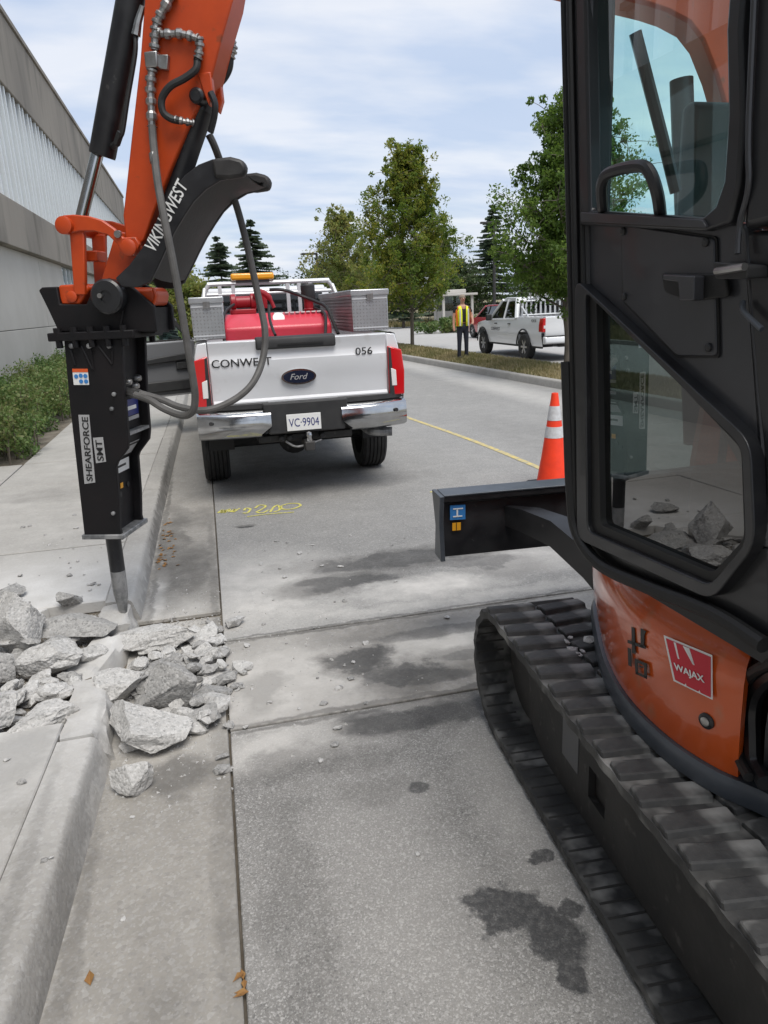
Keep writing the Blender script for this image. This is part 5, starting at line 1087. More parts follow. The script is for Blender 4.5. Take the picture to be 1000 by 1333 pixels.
# hitch and underbody
hit = MB(TF).b6(-.45, .45, -.04, .08, .56, .63).build('hitch', M['frame_dark'], T1, bevel=.01); MB(TF).b6(-.045, .045, -.30, 0, .50, .585).build('receiver', M['frame_dark'], hit, bevel=.008)
MB(TF).lathe([(.026, 0), (.022, .04), (.03, .06), (.025, .08), (.005, .09)], (0, -.26, .585), (0, 0, 1), 14).build('tow_ball', M['chrome'], hit)
for x in (-.16, -.24, .15): MB(TF).lathe([(.03, -.06), (.03, 0), (.02, .01)], (x, -.10, .60), (0, -1, 0), 10).build('trailer_socket', M['plastic_dark'], hit)
MB(TF).tube(spl([(-.2, -.08, .57), (-.12, -.12, .52), (.0, -.12, .53), (.14, -.1, .56)], 4), .012, 6).build('safety_chain', M['worn_steel'], hit)
MB(TF).tube([(-.85, AX, RW), (.85, AX, RW)], .06, 10).build('rear_axle', M['frame_dark'], T1); MB(TF).lathe([(.05, -.15), (.17, -.08), (.17, .08), (.05, .15)], (0, AX, RW), (0, 1, 0), 18).build('differential', M['frame_dark'], T1)
for s in (-1, 1): MB(TF).b6(s * .42 - .04, s * .42 + .04, 0, 6.0, .58, .72).build('chassis_rail', M['frame_dark'], T1)
MB(TF).tube(spl([(.62, .3, .62), (.66, 0.05, .58), (.86, -.02, .57)], 4), .045, 10).build('exhaust_pipe', M['worn_steel'], T1)
for s in (-1, 1): MB(TF).b6(s * .80 - .12, s * .80 + .13, .55, .575, .42, .82).build('mud_flap', M['rubber_seal'], T1)
for y in (AX, AX + WB):
    for s in (-1, 1): wheel(T1, s * .86, y, RW, .275, s, TF)
# cab: lower body, greenhouse with panes, hood
for s in (-1, 1):
    r_ = []
    for i in range(30):
        y = 2.54 + 3.9 * i / 29; d = abs(y - (AX + WB)); zl = .60 if d > .50 else .60 + .48 * math.sqrt(1 - (d / .5) ** 2)
        r_.append([(s * (HW + side_curve(z) - (.05 * max(0, (y - 5.9) / .6) ** 2)), y, z) for z in [zl + (1.36 - zl) * k / 6 for k in range(7)]])
    if s > 0: MB(TF).sheet(r_).build('body_side', M['paint_white'], T1, ang=40)
    else:
        MB(TF).sheet(r_[:12]).build('body_side', M['paint_white'], T1, ang=40); MB(TF).sheet(r_[19:]).build('fender', M['paint_white'], T1, ang=40)
MB(TF).b6(-.9, .9, 2.56, 4.6, .62, .78).build('cab_floor', M['plastic_dark'], T1)
MB(TF).prism([(4.62, .7), (6.45, .7), (6.48, 1.2), (6.35, 1.36), (4.75, 1.44), (4.62, 1.40)], -.94, .94, 'bc').build('hood', M['paint_white'], T1, bevel=.05)
MB(TF).prism([(2.75, 2.03), (2.80, 2.06), (4.1, 2.08), (4.3, 2.05), (4.3, 2.0), (2.75, 1.99)], -.74, .74, 'bc').build('roof', M['paint_white'], T1, bevel=.03)
rw = MB(TF).prism([(-.96, 1.36), (.96, 1.36), (.93, 1.48), (-.93, 1.48)], 2.54, 2.60, 'ac').build('cab_back', M['paint_white'], T1)
MB(TF).add([(-.80, 2.56, 1.48), (.80, 2.56, 1.48), (.68, 2.74, 1.99), (-.68, 2.74, 1.99)], [(0, 1, 2, 3)]).build('rear_window', M['car_glass'], T1)
for s in (-1, 1):
    MB(TF).add([(s * .93, 2.54, 1.4), (s * .80, 2.54, 1.48), (s * .68, 2.72, 2.0), (s * .76, 2.76, 2.03), (s * .76, 2.95, 2.03), (s * .94, 2.75, 1.4)], [(0, 1, 2, 3), (0, 3, 4, 5)]).build('rear_pillar', M['paint_white'], T1)
    for y0, y1 in (((2.95, 3.55), (3.63, 4.35)) if s > 0 else ((2.95, 3.55),)): MB(TF).add([(s * .95, y0 - .1, 1.42), (s * .95, y1 + (.12 if y1 > 4 else 0), 1.42), (s * .77, y1 - (.05 if y1 > 4 else 0), 2.0), (s * .77, y0 + .02, 2.0)], [(0, 1, 2, 3)]).build('side_window', M['car_glass'], T1)
    MB(TF).tube([(s * .95, 3.59, 1.40), (s * .77, 3.59, 2.02)], .04, 6).build('door_pillar', M['paint_white'], T1); MB(TF).tube([(s * .94, 4.65, 1.40), (s * .76, 4.25, 2.03)], .045, 6).build('front_pillar', M['paint_white'], T1)
MB(TF).add([(-.92, 4.66, 1.42), (.92, 4.66, 1.42), (.74, 4.28, 2.0), (-.74, 4.28, 2.0)], [(0, 1, 2, 3)]).build('windscreen', M['car_glass'], T1)
for x in (-.45, .45): MB(TF).b6(x - .25, x + .25, 3.5, 3.65, .9, 1.72).build('seat_back', M['plastic_dark'], T1, bevel=.06); MB(TF).b6(x - .25, x + .25, 3.6, 4.1, .85, 1.02).build('seat_base', M['plastic_dark'], T1, bevel=.05)
mr_ = MB(TF).b6(1.02, 1.28, 4.35, 4.45, 1.40, 1.75).build('side_mirror', M['plastic_dark'], T1, bevel=.03)
# open driver door, seen from inside
hin = TF.p(-.985, 4.58, 0); da = R_(205); dd = Vector((math.cos(da), math.sin(da), 0)); DF = Fr(hin, dd, (0, 0, 1), dd.cross(Vector((0, 0, 1))))
dsg = 1 if DF.e3.y < 0 else -1; DF.e3 = DF.e3 * dsg
dr = MB(DF).prism([(.0, .60), (.98, .60), (1.0, .8), (1.0, 1.40), (.0, 1.42)], -.08, .0).build('driver_door', M['paint_white'], T1, bevel=.015)
MB(DF).prism([(.02, .63), (.96, .63), (.98, .85), (.98, 1.37), (.02, 1.39)], .001, .05).build('door_card', M['trim_grey'], dr, bevel=.015)
MB(DF).prism([(.12, 1.12), (.9, 1.08), (.92, 1.15), (.55, 1.19), (.12, 1.22)], .05, .11).build('armrest', M['plastic_dark'], dr, bevel=.015)
MB(DF).b6(.1, .9, .68, .84, .05, .10).build('map_pocket', M['plastic_dark'], dr, bevel=.02); MB(DF).b6(.16, .36, .98, 1.10, .05, .09).build('pull_handle', M['plastic_dark'], dr, bevel=.02)
MB(DF).ring([(.0, 1.39), (1.0, 1.39), (.98, 1.75), (.92, 2.0), (.55, 2.02)], [(.10, 1.42), (.93, 1.42), (.92, 1.74), (.87, 1.95), (.56, 1.96)], -.05, .0).build('window_frame', M['frame_dark'], dr)
MB(DF).add([(.10, 1.42, -.02), (.93, 1.42, -.02), (.92, 1.74, -.02), (.87, 1.95, -.02), (.56, 1.96, -.02)], [(0, 1, 2, 3, 4)]).build('window_pane', M['cab_glass'], dr)
mm = MB(DF).b6(.12, .40, 1.38, 1.72, -.36, -.24).build('side_mirror', M['plastic_dark'], dr, bevel=.03)
for z0, z1 in ((1.40, 1.50), (1.53, 1.70)): MB(DF).b6(.14, .38, z0, z1, -.237, -.232).build('mirror_glass', M['chrome'], mm)
MB(DF).tube([(.2, 1.42, -.05), (.25, 1.45, -.28)], .03, 8).build('mirror_arm', M['plastic_dark'], dr)
# headache rack with beacon bar
hr = MB(TF)
for x, yy in ((-.80, 2.42), (.80, 2.42)): hr.tube([(x, yy, 1.53), (x * .97, yy, 2.03), (x * .90, yy, 2.10)], .028, 8)
hr.tube([(-.74, 2.42, 2.10), (.74, 2.42, 2.10)], .028, 8); hr.tube([(-.78, 2.42, 1.98), (.78, 2.42, 1.98)], .022, 8); hr.tube([(-.8, 2.42, 1.58), (.8, 2.42, 1.58)], .028, 8)
rack = hr.build('headache_rack', M['aluminium'], T1)
for x in (-.6, -.44, .22, .36, .5): MB(TF).b6(x - .022, x + .022, 2.40, 2.44, 1.58, 2.10).build('rack_bar', M['aluminium'], rack)
for s in (-1, 1): MB(TF).tube([(s * .9, 2.0, 1.53), (s * .78, 2.42, 2.05)], .022, 8).build('rack_brace', M['aluminium'], rack)
bb = MB(TF).b6(-.46, .06, 2.36, 2.50, 2.135, 2.215).build('beacon_bar', M['amber'], rack, bevel=.025, seg=3); MB(TF).b6(-.4, .0, 2.38, 2.48, 2.11, 2.136).build('beacon_foot', M['plastic_dark'], rack)
# ---------------------------------------------------------------- load in the bed
def checker_box(name, x0, x1, y0, y1, z0, z1, label):
    r = root(name, ((x0 + x1) / 2 + TX, (y0 + y1) / 2 + TY, z0), label, 'toolbox', 'aluminium toolboxes in the truck bed')
    MB(TF).b6(x0, x1, y0, y1, z0, z1 - .05).build('box_body', M['diamond_plate'], r, bevel=.008); ld = MB(TF).b6(x0 - .012, x1 + .012, y0 - .012, y1 + .012, z1 - .055, z1).build('lid', M['diamond_plate'], r, bevel=.008)
    tr_ = MB(TF)
    n = 0
    for i in range(int((x1 - x0) / .032)):
        for j in range(int((z1 - z0 - .06) / .032)):
            x = x0 + .016 + i * .032; z = z0 + .016 + j * .032; a = .8 if (i + j) % 2 else -.8; c, s_ = math.cos(a), math.sin(a)
            tr_.add([(x - .013 * c, y0 - .001, z - .013 * s_), (x + .004 * s_, y0 - .0035, z - .004 * c), (x + .013 * c, y0 - .001, z + .013 * s_), (x - .004 * s_, y0 - .0035, z + .004 * c)], [(0, 1, 2, 3)])
    xi = x0 if x0 > 0 else x1; sg = -1 if x0 > 0 else 1
    for i in range(int((y1 - y0) / .032)):
        for j in range(int((z1 - z0 - .06) / .032)):
            y = y0 + .016 + i * .032; z = z0 + .016 + j * .032; a = .8 if (i + j) % 2 else -.8; c, s_ = math.cos(a), math.sin(a)
            tr_.add([(xi + sg * .001, y - .013 * c, z - .013 * s_), (xi + sg * .0035, y + .004 * s_, z - .004 * c), (xi + sg * .001, y + .013 * c, z + .013 * s_), (xi + sg * .0035, y - .004 * s_, z + .004 * c)], [(0, 1, 2, 3)])
    tag(tr_.build('tread_pattern', M['steel'], r, fix=False), kind='stuff')
    for zz in (z0 + .03, z1 - .09): MB(TF).b6(x0 + .004, x1 - .004, y0 - .006, y0 - .002, zz, zz + .012).build('edge_strip', M['aluminium'], r)
    MB(TF).b6((x0 + x1) / 2 - .03, (x0 + x1) / 2 + .03, y0 - .02, y0 - .012, z1 - .10, z1 - .04).build('latch', M['steel'], r)
checker_box('toolbox', .55, .905, .12, 2.05, 1.54, 1.93, 'diamond plate toolbox on the bed side beyond the unit number')
checker_box('toolbox', -.95, -.66, .12, 2.05, 1.54, 1.92, 'diamond plate toolbox on the bed side nearer the hoses')
tk = root('fuel_tank', (TX - .15, TY + 1.0, .92), 'red steel transfer tank with pump between the truck toolboxes', 'tank')
MB(TF).prism([(.55, .93), (1.45, .93), (1.45, 1.60), (1.3, 1.75), (.75, 1.75), (.55, 1.62)], -.655, .42, 'bc').build('tank_shell', M['tank_red'], tk, bevel=.03, seg=3)
MB(TF).lathe([(.06, -.003), (.06, .004)], (-.1, .66, 1.70), (0, -.86, .5), 20).build('tank_badge', M['decal_white'], tk)
for q_ in range(9): MB(TF).b6(-.14 + q_ * .055, -.10 + q_ * .055, .70, .73, 1.742, 1.753).build('tank_marking', M['decal_white'], tk)
pm = MB(TF).lathe([(.07, -.13), (.085, -.12), (.085, -.08), (.06, -.07), (.06, .07), (.085, .08), (.085, .12), (.07, .13)], (-.42, 1.0, 1.87), (1, 0, 0), 18).build('pump', M['pump_red'], tk)
MB(TF).b6(-.56, -.3, .9, 1.12, 1.75, 1.80).build('pump_base', M['pump_red'], pm, bevel=.01); MB(TF).lathe([(.05, 0), (.05, .14), (.03, .15)], (-.22, 1.0, 1.80), (0, 0, 1), 14).build('pump_head', M['pump_red'], pm)
MB(TF).tube(spl([(-.3, .92, 1.92), (-.24, .86, 1.96), (-.16, .85, 1.9), (-.12, .84, 1.8)], 4), [.03] * 9 + [.018] * 4, 10).build('nozzle', M['pump_red'], pm)
MB(TF).lathe([(.055, 0), (.06, .02), (.05, .03), (.05, .12)], (.27, 1.05, 1.75), (0, 0, 1), 16).build('filler_neck', M['pump_red'], tk); MB(TF).lathe([(.07, 0), (.075, .03), (.075, .14), (.06, .16)], (.27, 1.05, 1.87), (0, 0, 1), 18).build('filter_bowl', M['plastic_dark'], tk)
MB(TF).tube(spl([(-.14, .95, 1.98), (.0, .9, 1.97), (.2, .95, 1.9), (.32, .85, 1.84), (.40, .7, 1.78), (.44, .55, 1.62), (.46, .45, 1.52)], 5), .017, 8).build('fuel_hose', M['hose_black'], tk)
MB(TF).tube(spl([(-.52, .9, 1.85), (-.62, .7, 1.78), (-.66, .5, 1.66), (-.665, .4, 1.5)], 5), .014, 8).build('vent_hose', M['hose_black'], tk)
MB(TF).tube(spl([(-.2, .55, 1.82), (-.215, .4, 1.7), (-.21, .22, 1.6), (-.2, .12, 1.55)], 5), .014, 8).build('delivery_hose', M['hose_black'], tk)
MB(TF).tube(spl([(.32, 1.0, 1.78), (.36, .6, 1.72), (.33, .4, 1.6), (.3, .3, 1.5)], 5), .015, 8).build('suction_hose', M['hose_black'], tk)
# ---------------------------------------------------------------- parked white pickup
P2 = root('parked_pickup', (10.1, 21.6, 0), 'white crew cab pickup with red tail lights parked beyond the island', 'pickup truck')
PF = Fr((10.12, 19.15, 0), (1, 0, 0), (0, 1, 0), (0, 0, 1)); AX2, WB2, R2 = 1.25, 3.25, .37; W2 = .92
def sc2(z): return interp([(.4, -.05), (.7, 0), (1.0, .0), (1.2, -.03), (1.35, -.06)], z)
for s in (-1, 1):
    r_ = []; n = 70
    for i in range(n + 1):
        y = .05 + 5.25 * i / n; zl = .42
        for c in (AX2, AX2 + WB2):
            d = abs(y - c)
            if d < .46: zl = max(zl, .42 + .44 * math.sqrt(1 - (d / .46) ** 2))
        zt_ = interp([(0, 1.22), (1.7, 1.22), (1.9, 1.16), (3.9, 1.12), (4.1, 1.12), (5.0, 1.02), (5.3, .92)], y)
        tp_ = -.12 * max(0, (y - 4.6) / .7) ** 2
        r_.append([(s * (W2 + sc2(z) + tp_), y, z) for z in [zl + (zt_ - zl) * k / 7 for k in range(8)]] + [(s * (W2 - .12 + tp_), y, zt_ + .02)])
    MB(PF).sheet(r_).build('body_side', M['paint_white_clean'], P2, ang=40)
    for c in (AX2, AX2 + WB2):
        a_ = arch(c, .47, .42, 14, .455); MB(PF).tube([(s * (W2 + .005), y, z) for y, z in a_], .022, 6).build('arch_trim', M['plastic_dark'], P2)
    for c in (AX2, AX2 + WB2): wheel(P2, s * (W2 - .12), c, R2, .25, s, PF, 'alloy', 6)
    for c in (AX2, AX2 + WB2): MB(PF).b6(s * (W2 - .32), s * (W2 - .27), c - .48, c + .48, .4, .95).build('wheel_well', M['rubber_seal'], P2)
    tl = MB(PF).prism([(s * (W2 - .09), .82), (s * (W2 + .01), .82), (s * (W2 + .005), 1.0), (s * (W2 - .03), 1.20), (s * (W2 - .09), 1.2)], -.03, .22, 'ac').build('tail_light', M['tail_red'], P2, bevel=.015)
    MB(PF).b6(s * (W2 - .095), s * (W2 - .03), -.034, -.028, .92, 1.0).build('reverse_lens', M['tail_clear'], tl)
    for y in (3.35, 2.3): MB(PF).b6(s * W2, s * (W2 + .03), y - .11, y + .07, 1.0, 1.03).build('door_handle', M['plastic_dark'], P2, bevel=.008)
    MB(PF).prism([(.2, .36), (5., .36), (5., .44), (.2, .44)], s * (W2 - .1) - .03, s * (W2 - .1) + .03, 'bc').build('sill', M['plastic_dark'], P2)
    gh = MB(PF)
    for pts in ([(1.95, 1.18), (2.72, 1.16), (2.66, 1.66), (2.15, 1.68)], [(2.80, 1.16), (3.80, 1.13), (3.10, 1.66), (2.74, 1.665)]):
        MB(PF).add([(s * (W2 - .03 - .24 * (z - 1.15)), y, z) for y, z in pts], [(0, 1, 2, 3)]).build('side_window', M['car_glass'], P2)
    for a, b, r in (((1.80, 1.17), (2.05, 1.75), .075), ((2.76, 1.14), (2.70, 1.72), .04), ((3.95, 1.10), (3.12, 1.72), .045), ((1.9, 1.16), (3.95, 1.12), .035)):
        gh.tube([(s * (W2 - .035 - .24 * (a[1] - 1.15)), a[0], a[1]), (s * (W2 - .035 - .24 * (b[1] - 1.15)), b[0], b[1])], r, 8)
    gh.build('cab_pillar', M['paint_white_clean'], P2)
    mi = MB(PF).b6(s * (W2 + .02), s * (W2 + .2), 3.62, 3.74, 1.10, 1.30).build('side_mirror', M['plastic_dark'], P2, bevel=.03)
MB(PF).prism([(2.0, 1.70), (2.1, 1.78), (2.9, 1.79), (3.2, 1.72), (3.2, 1.66), (2.0, 1.66)], -.74, .74, 'bc').build('roof', M['paint_white_clean'], P2, bevel=.04, seg=3)
MB(PF).add([(-.78, 1.83, 1.2), (.78, 1.83, 1.2), (.68, 2.02, 1.68), (-.68, 2.02, 1.68)], [(0, 1, 2, 3)]).build('rear_window', M['car_glass'], P2)
MB(PF).add([(-.84, 3.95, 1.13), (.84, 3.95, 1.13), (.72, 3.15, 1.7), (-.72, 3.15, 1.7)], [(0, 1, 2, 3)]).build('windscreen', M['car_glass'], P2)
MB(PF).prism([(3.9, 1.0), (5.2, .8), (5.28, .55), (5.28, .9), (5.0, 1.05), (3.95, 1.16)], -.82, .82, 'bc').build('hood', M['paint_white_clean'], P2, bevel=.03)
MB(PF).b6(-.8, .8, .1, 1.8, .72, .78).build('bed_floor', M['plastic_dark'], P2); MB(PF).b6(-.8, .8, 1.78, 1.86, .5, 1.24).build('bed_front', M['paint_white_clean'], P2); MB(PF).b6(-.8, .8, 1.85, 4.2, .45, .6).build('cab_floor', M['plastic_dark'], P2)
tg2 = MB(PF).prism([(-.0, .70), (-.02, .8), (-.005, .95), (-.02, 1.1), (-.03, 1.22), (.05, 1.24), (.06, .70)], -.83, .83, 'bc').build('tailgate', M['paint_white_clean'], P2, bevel=.008)
MB(PF).b6(-.2, .2, -.035, -.02, 1.1, 1.17).build('tailgate_handle', M['plastic_dark'], tg2, bevel=.01)
b2_ = MB(PF).prism([(-.16, .52), (-.17, .62), (-.14, .70), (.02, .70), (.02, .48)], -.90, .90, 'bc').build('bumper', M['paint_white_clean'], P2, bevel=.03); MB(PF).b6(-.3, .3, -.178, -.13, .54, .67).build('plate_recess', M['plastic_dark'], b2_); MB(PF).b6(-.85, .85, -.15, .0, .702, .715).build('step_pad', M['plastic_dark'], b2_)
MB(PF).b6(-.17, .17, -.184, -.179, .56, .66).build('licence_plate', M['decal_white'], b2_)
MB(PF).tube([(-.7, AX2, R2), (.7, AX2, R2)], .05, 8).build('rear_axle', M['frame_dark'], P2); MB(PF).b6(-.5, .5, .2, 5., .40, .50).build('chassis', M['frame_dark'], P2); MB(PF).b6(-.35, .35, .15, .75, .38, .55).build('spare_wheel', M['tyre'], P2, bevel=.05)
text('door_lettering', 'CONWEST', Fr(PF.p(-W2 - .004, 3.75, .80), (0, -1, 0), (0, 0, 1), (-1, 0, 0)), .75, .10, M['decal_black'], P2); text('bed_lettering', '4X4', Fr(PF.p(-W2 - .002, .72, 1.08), (0, -1, 0), (0, 0, 1), (-1, 0, 0)), .32, .09, M['decal_black'], P2)
rk = MB(PF)
for z in (1.26, 1.66): rk.tube([(-.74, 1.72, z), (.74, 1.72, z)], .03, 8)
for s in (-1, 1): rk.tube([(s * .76, 1.72, 1.22), (s * .72, 1.74, 1.68)], .035, 8); rk.tube([(s * .84, 1.1, 1.23), (s * .76, 1.72, 1.5)], .03, 8)
rk2 = rk.build('headache_rack', M['aluminium'], P2)
for i in range(9): MB(PF).b6(-.62 + i * .155 - .028, -.62 + i * .155 + .028, 1.71, 1.735, 1.26, 1.66).build('rack_bar', M['aluminium'], rk2)
bc = MB(PF).b6(-.42, .42, 1.70, 1.98, 1.80, 1.90).build('beacon_bar', M['decal_white'], P2, bevel=.03, seg=3); MB(PF).b6(.1, .43, 1.695, 1.985, 1.81, 1.87).build('beacon_lens', M['amber'], bc, bevel=.02); MB(PF).b6(-.3, .3, 1.75, 1.95, 1.66, 1.80).build('beacon_stand', M['aluminium'], bc)
# ---------------------------------------------------------------- red car
RC = root('red_car', (13.5, 32.5, 0), 'red car parked ahead of the white pickup', 'car'); CF = Fr((13.5, 30.4, 0), (1, 0, 0), (0, 1, 0), (0, 0, 1))
for s in (-1, 1):
    r_ = []
    for i in range(51):
        y = 4.3 * i / 50; zl = .28
        for c in (.85, 3.45):
            d = abs(y - c)
            if d < .38: zl = max(zl, .28 + .40 * math.sqrt(1 - (d / .38) ** 2))
        zt_ = interp([(0, .85), (.1, .98), (3.0, .96), (4.0, .85), (4.3, .62)], y); tp_ = -.1 * max(0, (y - 3.7) / .6) ** 2 - .06 * max(0, (.3 - y) / .3) ** 2
        r_.append([(s * (.88 + tp_ - .05 * abs((z - .6) / .4) ** 2), y, z) for z in [zl + (zt_ - zl) * k / 6 for k in range(7)]])
    MB(CF).sheet(r_).build('body_side', M['paint_red'], RC, ang=40)
    for c in (.85, 3.45): wheel(RC, s * .78, c, .32, .2, s, CF, 'alloy', 5)
    MB(CF).add([(s * .80, .35, .97), (s * .80, 3.0, .95), (s * .64, 2.2, 1.42), (s * .64, .55, 1.45)], [(0, 1, 2, 3)]).build('side_window', M['car_glass'], RC)
    MB(CF).prism([(s * .6, .72), (s * .84, .72), (s * .82, .94), (s * .6, .92)], -.03, .08, 'ac').build('tail_light', M['tail_red'], RC, bevel=.01)
MB(CF).prism([(.45, 1.44), (.6, 1.5), (2.0, 1.5), (2.3, 1.43), (2.2, 1.41), (.5, 1.41)], -.64, .64, 'bc').build('roof', M['paint_red'], RC, bevel=.03)
MB(CF).add([(-.72, .08, .98), (.72, .08, .98), (.6, .48, 1.42), (-.6, .48, 1.42)], [(0, 1, 2, 3)]).build('rear_window', M['car_glass'], RC); MB(CF).add([(-.76, 3.05, .96), (.76, 3.05, .96), (.62, 2.25, 1.43), (-.62, 2.25, 1.43)], [(0, 1, 2, 3)]).build('windscreen', M['car_glass'], RC)
MB(CF).prism([(0, .3), (.02, .9), (.1, .98), (.12, .3)], -.82, .82, 'bc').build('tailgate', M['paint_red'], RC, bevel=.02); MB(CF).prism([(3.0, .9), (4.2, .6), (4.28, .62), (4.0, .86), (3.0, .97)], -.8, .8, 'bc').build('hood', M['paint_red'], RC, bevel=.02); MB(CF).b6(-.8, .8, .1, 4.2, .25, .4).build('floor_pan', M['plastic_dark'], RC)
for s in (-1, 1): MB(CF).tube([(s * .78, .08, .97), (s * .63, .5, 1.45)], .05, 6).build('rear_pillar', M['paint_red'], RC); MB(CF).tube([(s * .79, 3.05, .95), (s * .63, 2.25, 1.45)], .04, 6).build('front_pillar', M['paint_red'], RC); MB(CF).tube([(s * .81, 1.7, .95), (s * .64, 1.62, 1.44)], .03, 6).build('door_pillar', M['plastic_dark'], RC)

# ================================================================ traffic cone
cn = ground(720, 633); cn = root('traffic_cone', (cn.x, cn.y, 0), 'orange traffic cone with two reflective bands standing behind the dozer blade', 'cone')
C0 = ORG[cn]; K = Fr(C0, (1, 0, 0), (0, 1, 0), (0, 0, 1))
def cr(z): return .155 + (.030 - .155) * (z - .03) / (.91 - .03)
MB(K).prism([(-.21, -.17), (-.17, -.21), (.17, -.21), (.21, -.17), (.21, .17), (.17, .21), (-.17, .21), (-.21, .17)], .0, .035).build('base', M['rubber_seal'], cn, bevel=.006)
MB(K).lathe([(.175, .034), (cr(.05) + .006, .05), (cr(.3), .3), (cr(.6), .6), (cr(.86), .86), (.033, .895), (.030, .91), (.018, .912), (.016, .80)], (0, 0, 0), (0, 0, 1), 40).build('body', M['cone_orange'], cn)
for a, b in ((.655, .79), (.49, .595)): MB(K).lathe([(cr(a) + .0025, a), (cr(b) + .0025, b)], (0, 0, 0), (0, 0, 1), 40).build('reflective_band', M['cone_reflect'], cn)
# ================================================================ rubble
def rock_mesh(name, seed, dims, mt, sub=3, rough=.05, sharp=22):
    rnd = random.Random(seed); bm = bmesh.new(); bmesh.ops.create_icosphere(bm, subdivisions=sub, radius=1.)
    planes = []
    for i in range(13):
        n = Vector((rnd.gauss(0, 1), rnd.gauss(0, 1), rnd.gauss(0, .9))).normalized(); planes.append((n, rnd.uniform(.38, .80)))
    off = Vector((seed * 3.7, seed * 1.3, 0))
    for v in bm.verts:
        p = v.co.copy()
        for n, d in planes:
            k = p.dot(n)
            if k > d: p -= n * (k - d)
        p += p.normalized() * rough * (mnoise.noise(p * 2.5 + off) + .7 * mnoise.noise(p * 6 + off) + .5 * mnoise.noise(p * 14 + off) + .35 * mnoise.noise(p * 30 + off))
        v.co = p
    ex_ = [max(v.co[i] for v in bm.verts) - min(v.co[i] for v in bm.verts) for i in range(3)]
    for v in bm.verts: v.co = Vector(tuple(v.co[i] * dims[i] / ex_[i] for i in range(3)))
    me = bpy.data.meshes.new(name); bm.to_mesh(me); bm.free(); me.materials.append(M[mt]); me.polygons.foreach_set('use_smooth', [True] * len(me.polygons)); me.set_sharp_from_angle(angle=R_(sharp))
    zmin = min(v.co.z for v in me.vertices)
    return me, zmin
def chunk(px, z0, label, seed, mt='rubble_concrete', depth=.8, rot=0., tilt=0., name='concrete_chunk', hs=1., group=None, lift=0.):
    """px box (x0,y0,x1,y1) in the photograph; the chunk rests on height z0 under the box"""
    x0, y0, x1, y1 = px; bt_ = ground((x0 + x1) / 2, y1 - (y1 - y0) * .22, z0); dist = (bt_ - CAM).length; k = dist / F_PX
    wd = (x1 - x0) * k * (1.12 if x1 < 140 or y1 < 990 else .92); hv = (y1 - y0) * k; dp = wd * depth; ht = max(.03, (hv - dp * .42) / .9) * hs
    me, zm = rock_mesh(name, seed, (wd, dp, ht), mt, rough=.06, sub=4)
    o = bpy.data.objects.new(name, me); COL.objects.link(o); o.rotation_euler = (0, R_(tilt), R_(rot))
    m3 = o.rotation_euler.to_matrix(); zlow = min((m3 @ v.co).z for v in me.vertices); o.location = (bt_.x, bt_.y, z0 - zlow - .006 + lift); ORG[o] = o.location
    tag(o, label, 'concrete chunk', group); return o
BIG = [((162, 803, 255, 853), 0., 'long pale rounded concrete chunk lying in the gutter beside the chisel', 3, 'rubble_concrete', .55, 8, 0),
 ((134, 868, 193, 920), .0, 'rounded concrete chunk standing on edge against the kerb face', 5, 'rubble_concrete', .7, 20, 5),
 ((145, 906, 244, 980), 0., 'largest angular concrete chunk in the gutter against the kerb', 8, 'rubble_concrete', .72, -20, 6),
 ((26, 909, 98, 953), .10, 'flat pale concrete chunk on the sidewalk beside the broken kerb end', 9, 'rubble_concrete', .7, 10, 0),
 ((60, 794, 138, 840), .10, 'dark edged concrete chunk on top of the sidewalk pile', 12, 'rubble_dark', .6, -8, 0),
 ((6, 782, 62, 880), .06, 'tall upright concrete chunk in the sidewalk pile', 14, 'rubble_concrete', .8, 25, 12),
 ((-14, 788, 20, 855), .06, 'dark upright concrete chunk behind the tall one in the pile', 15, 'rubble_dark', .9, 0, 0),
 ((-22, 850, 18, 908), .06, 'dark blocky concrete chunk at the outer edge of the sidewalk pile', 17, 'rubble_dark', .9, 12, 0),
 ((-28, 897, 16, 958), .10, 'speckled concrete chunk resting on the sidewalk slab edge', 18, 'rubble_concrete', .9, 0, 0),
 ((40, 829, 102, 890), .06, 'blocky concrete chunk in the middle of the sidewalk pile', 19, 'rubble_concrete', .8, 33, -6),
 ((17, 884, 68, 914), .06, 'small dark chunk wedged below the blocky chunk', 21, 'rubble_dark', .8, 0, 0),
 ((52, 880, 93, 916), .06, 'flat tilted slab piece wedged in the sidewalk pile', 22, 'rubble_concrete', .8, 40, 14),
 ((190, 866, 248, 938), 0., 'jagged dark chunk behind the largest chunk in the gutter', 24, 'rubble_dark', .7, -30, 10),
 ((244, 884, 297, 917), 0., 'broken slab piece lying over the gutter joint', 25, 'rubble_dark', .8, 12, 0),
 ((148, 994, 201, 1041), 0., 'lone pale pointed stone in the gutter apart from the pile', 27, 'rubble_concrete', .6, -18, 8),
 ((-10, 757, 27, 784), .139, 'dark chunk on the sidewalk beyond the pile', 29, 'rubble_dark', .8, 20, 0),
 ((76, 769, 104, 792), .139, 'small upright shard on the sidewalk near the chisel', 31, 'rubble_dark', .6, 30, 20),
 ((241, 871, 301, 886), 0., 'thin flat shard lying across the gutter joint', 33, 'rubble_concrete', .5, 5, 0),
 ((236, 842, 277, 864), 0., 'thin layered shard beside the long pale chunk', 35, 'rubble_concrete', .7, -12, 0),
 ((248, 912, 296, 950), 0., 'flat cracked fragment at the near end of the gutter pile', 37, 'rubble_dark', .8, 15, 0),
 ((196, 846, 240, 876), 0., 'dark shard in the gutter below the long pale chunk', 39, 'rubble_dark', .7, 35, 0),
 ((96, 836, 134, 872), .06, 'shard leaning on the loose kerb block', 41, 'rubble_concrete', .7, 10, 10)]
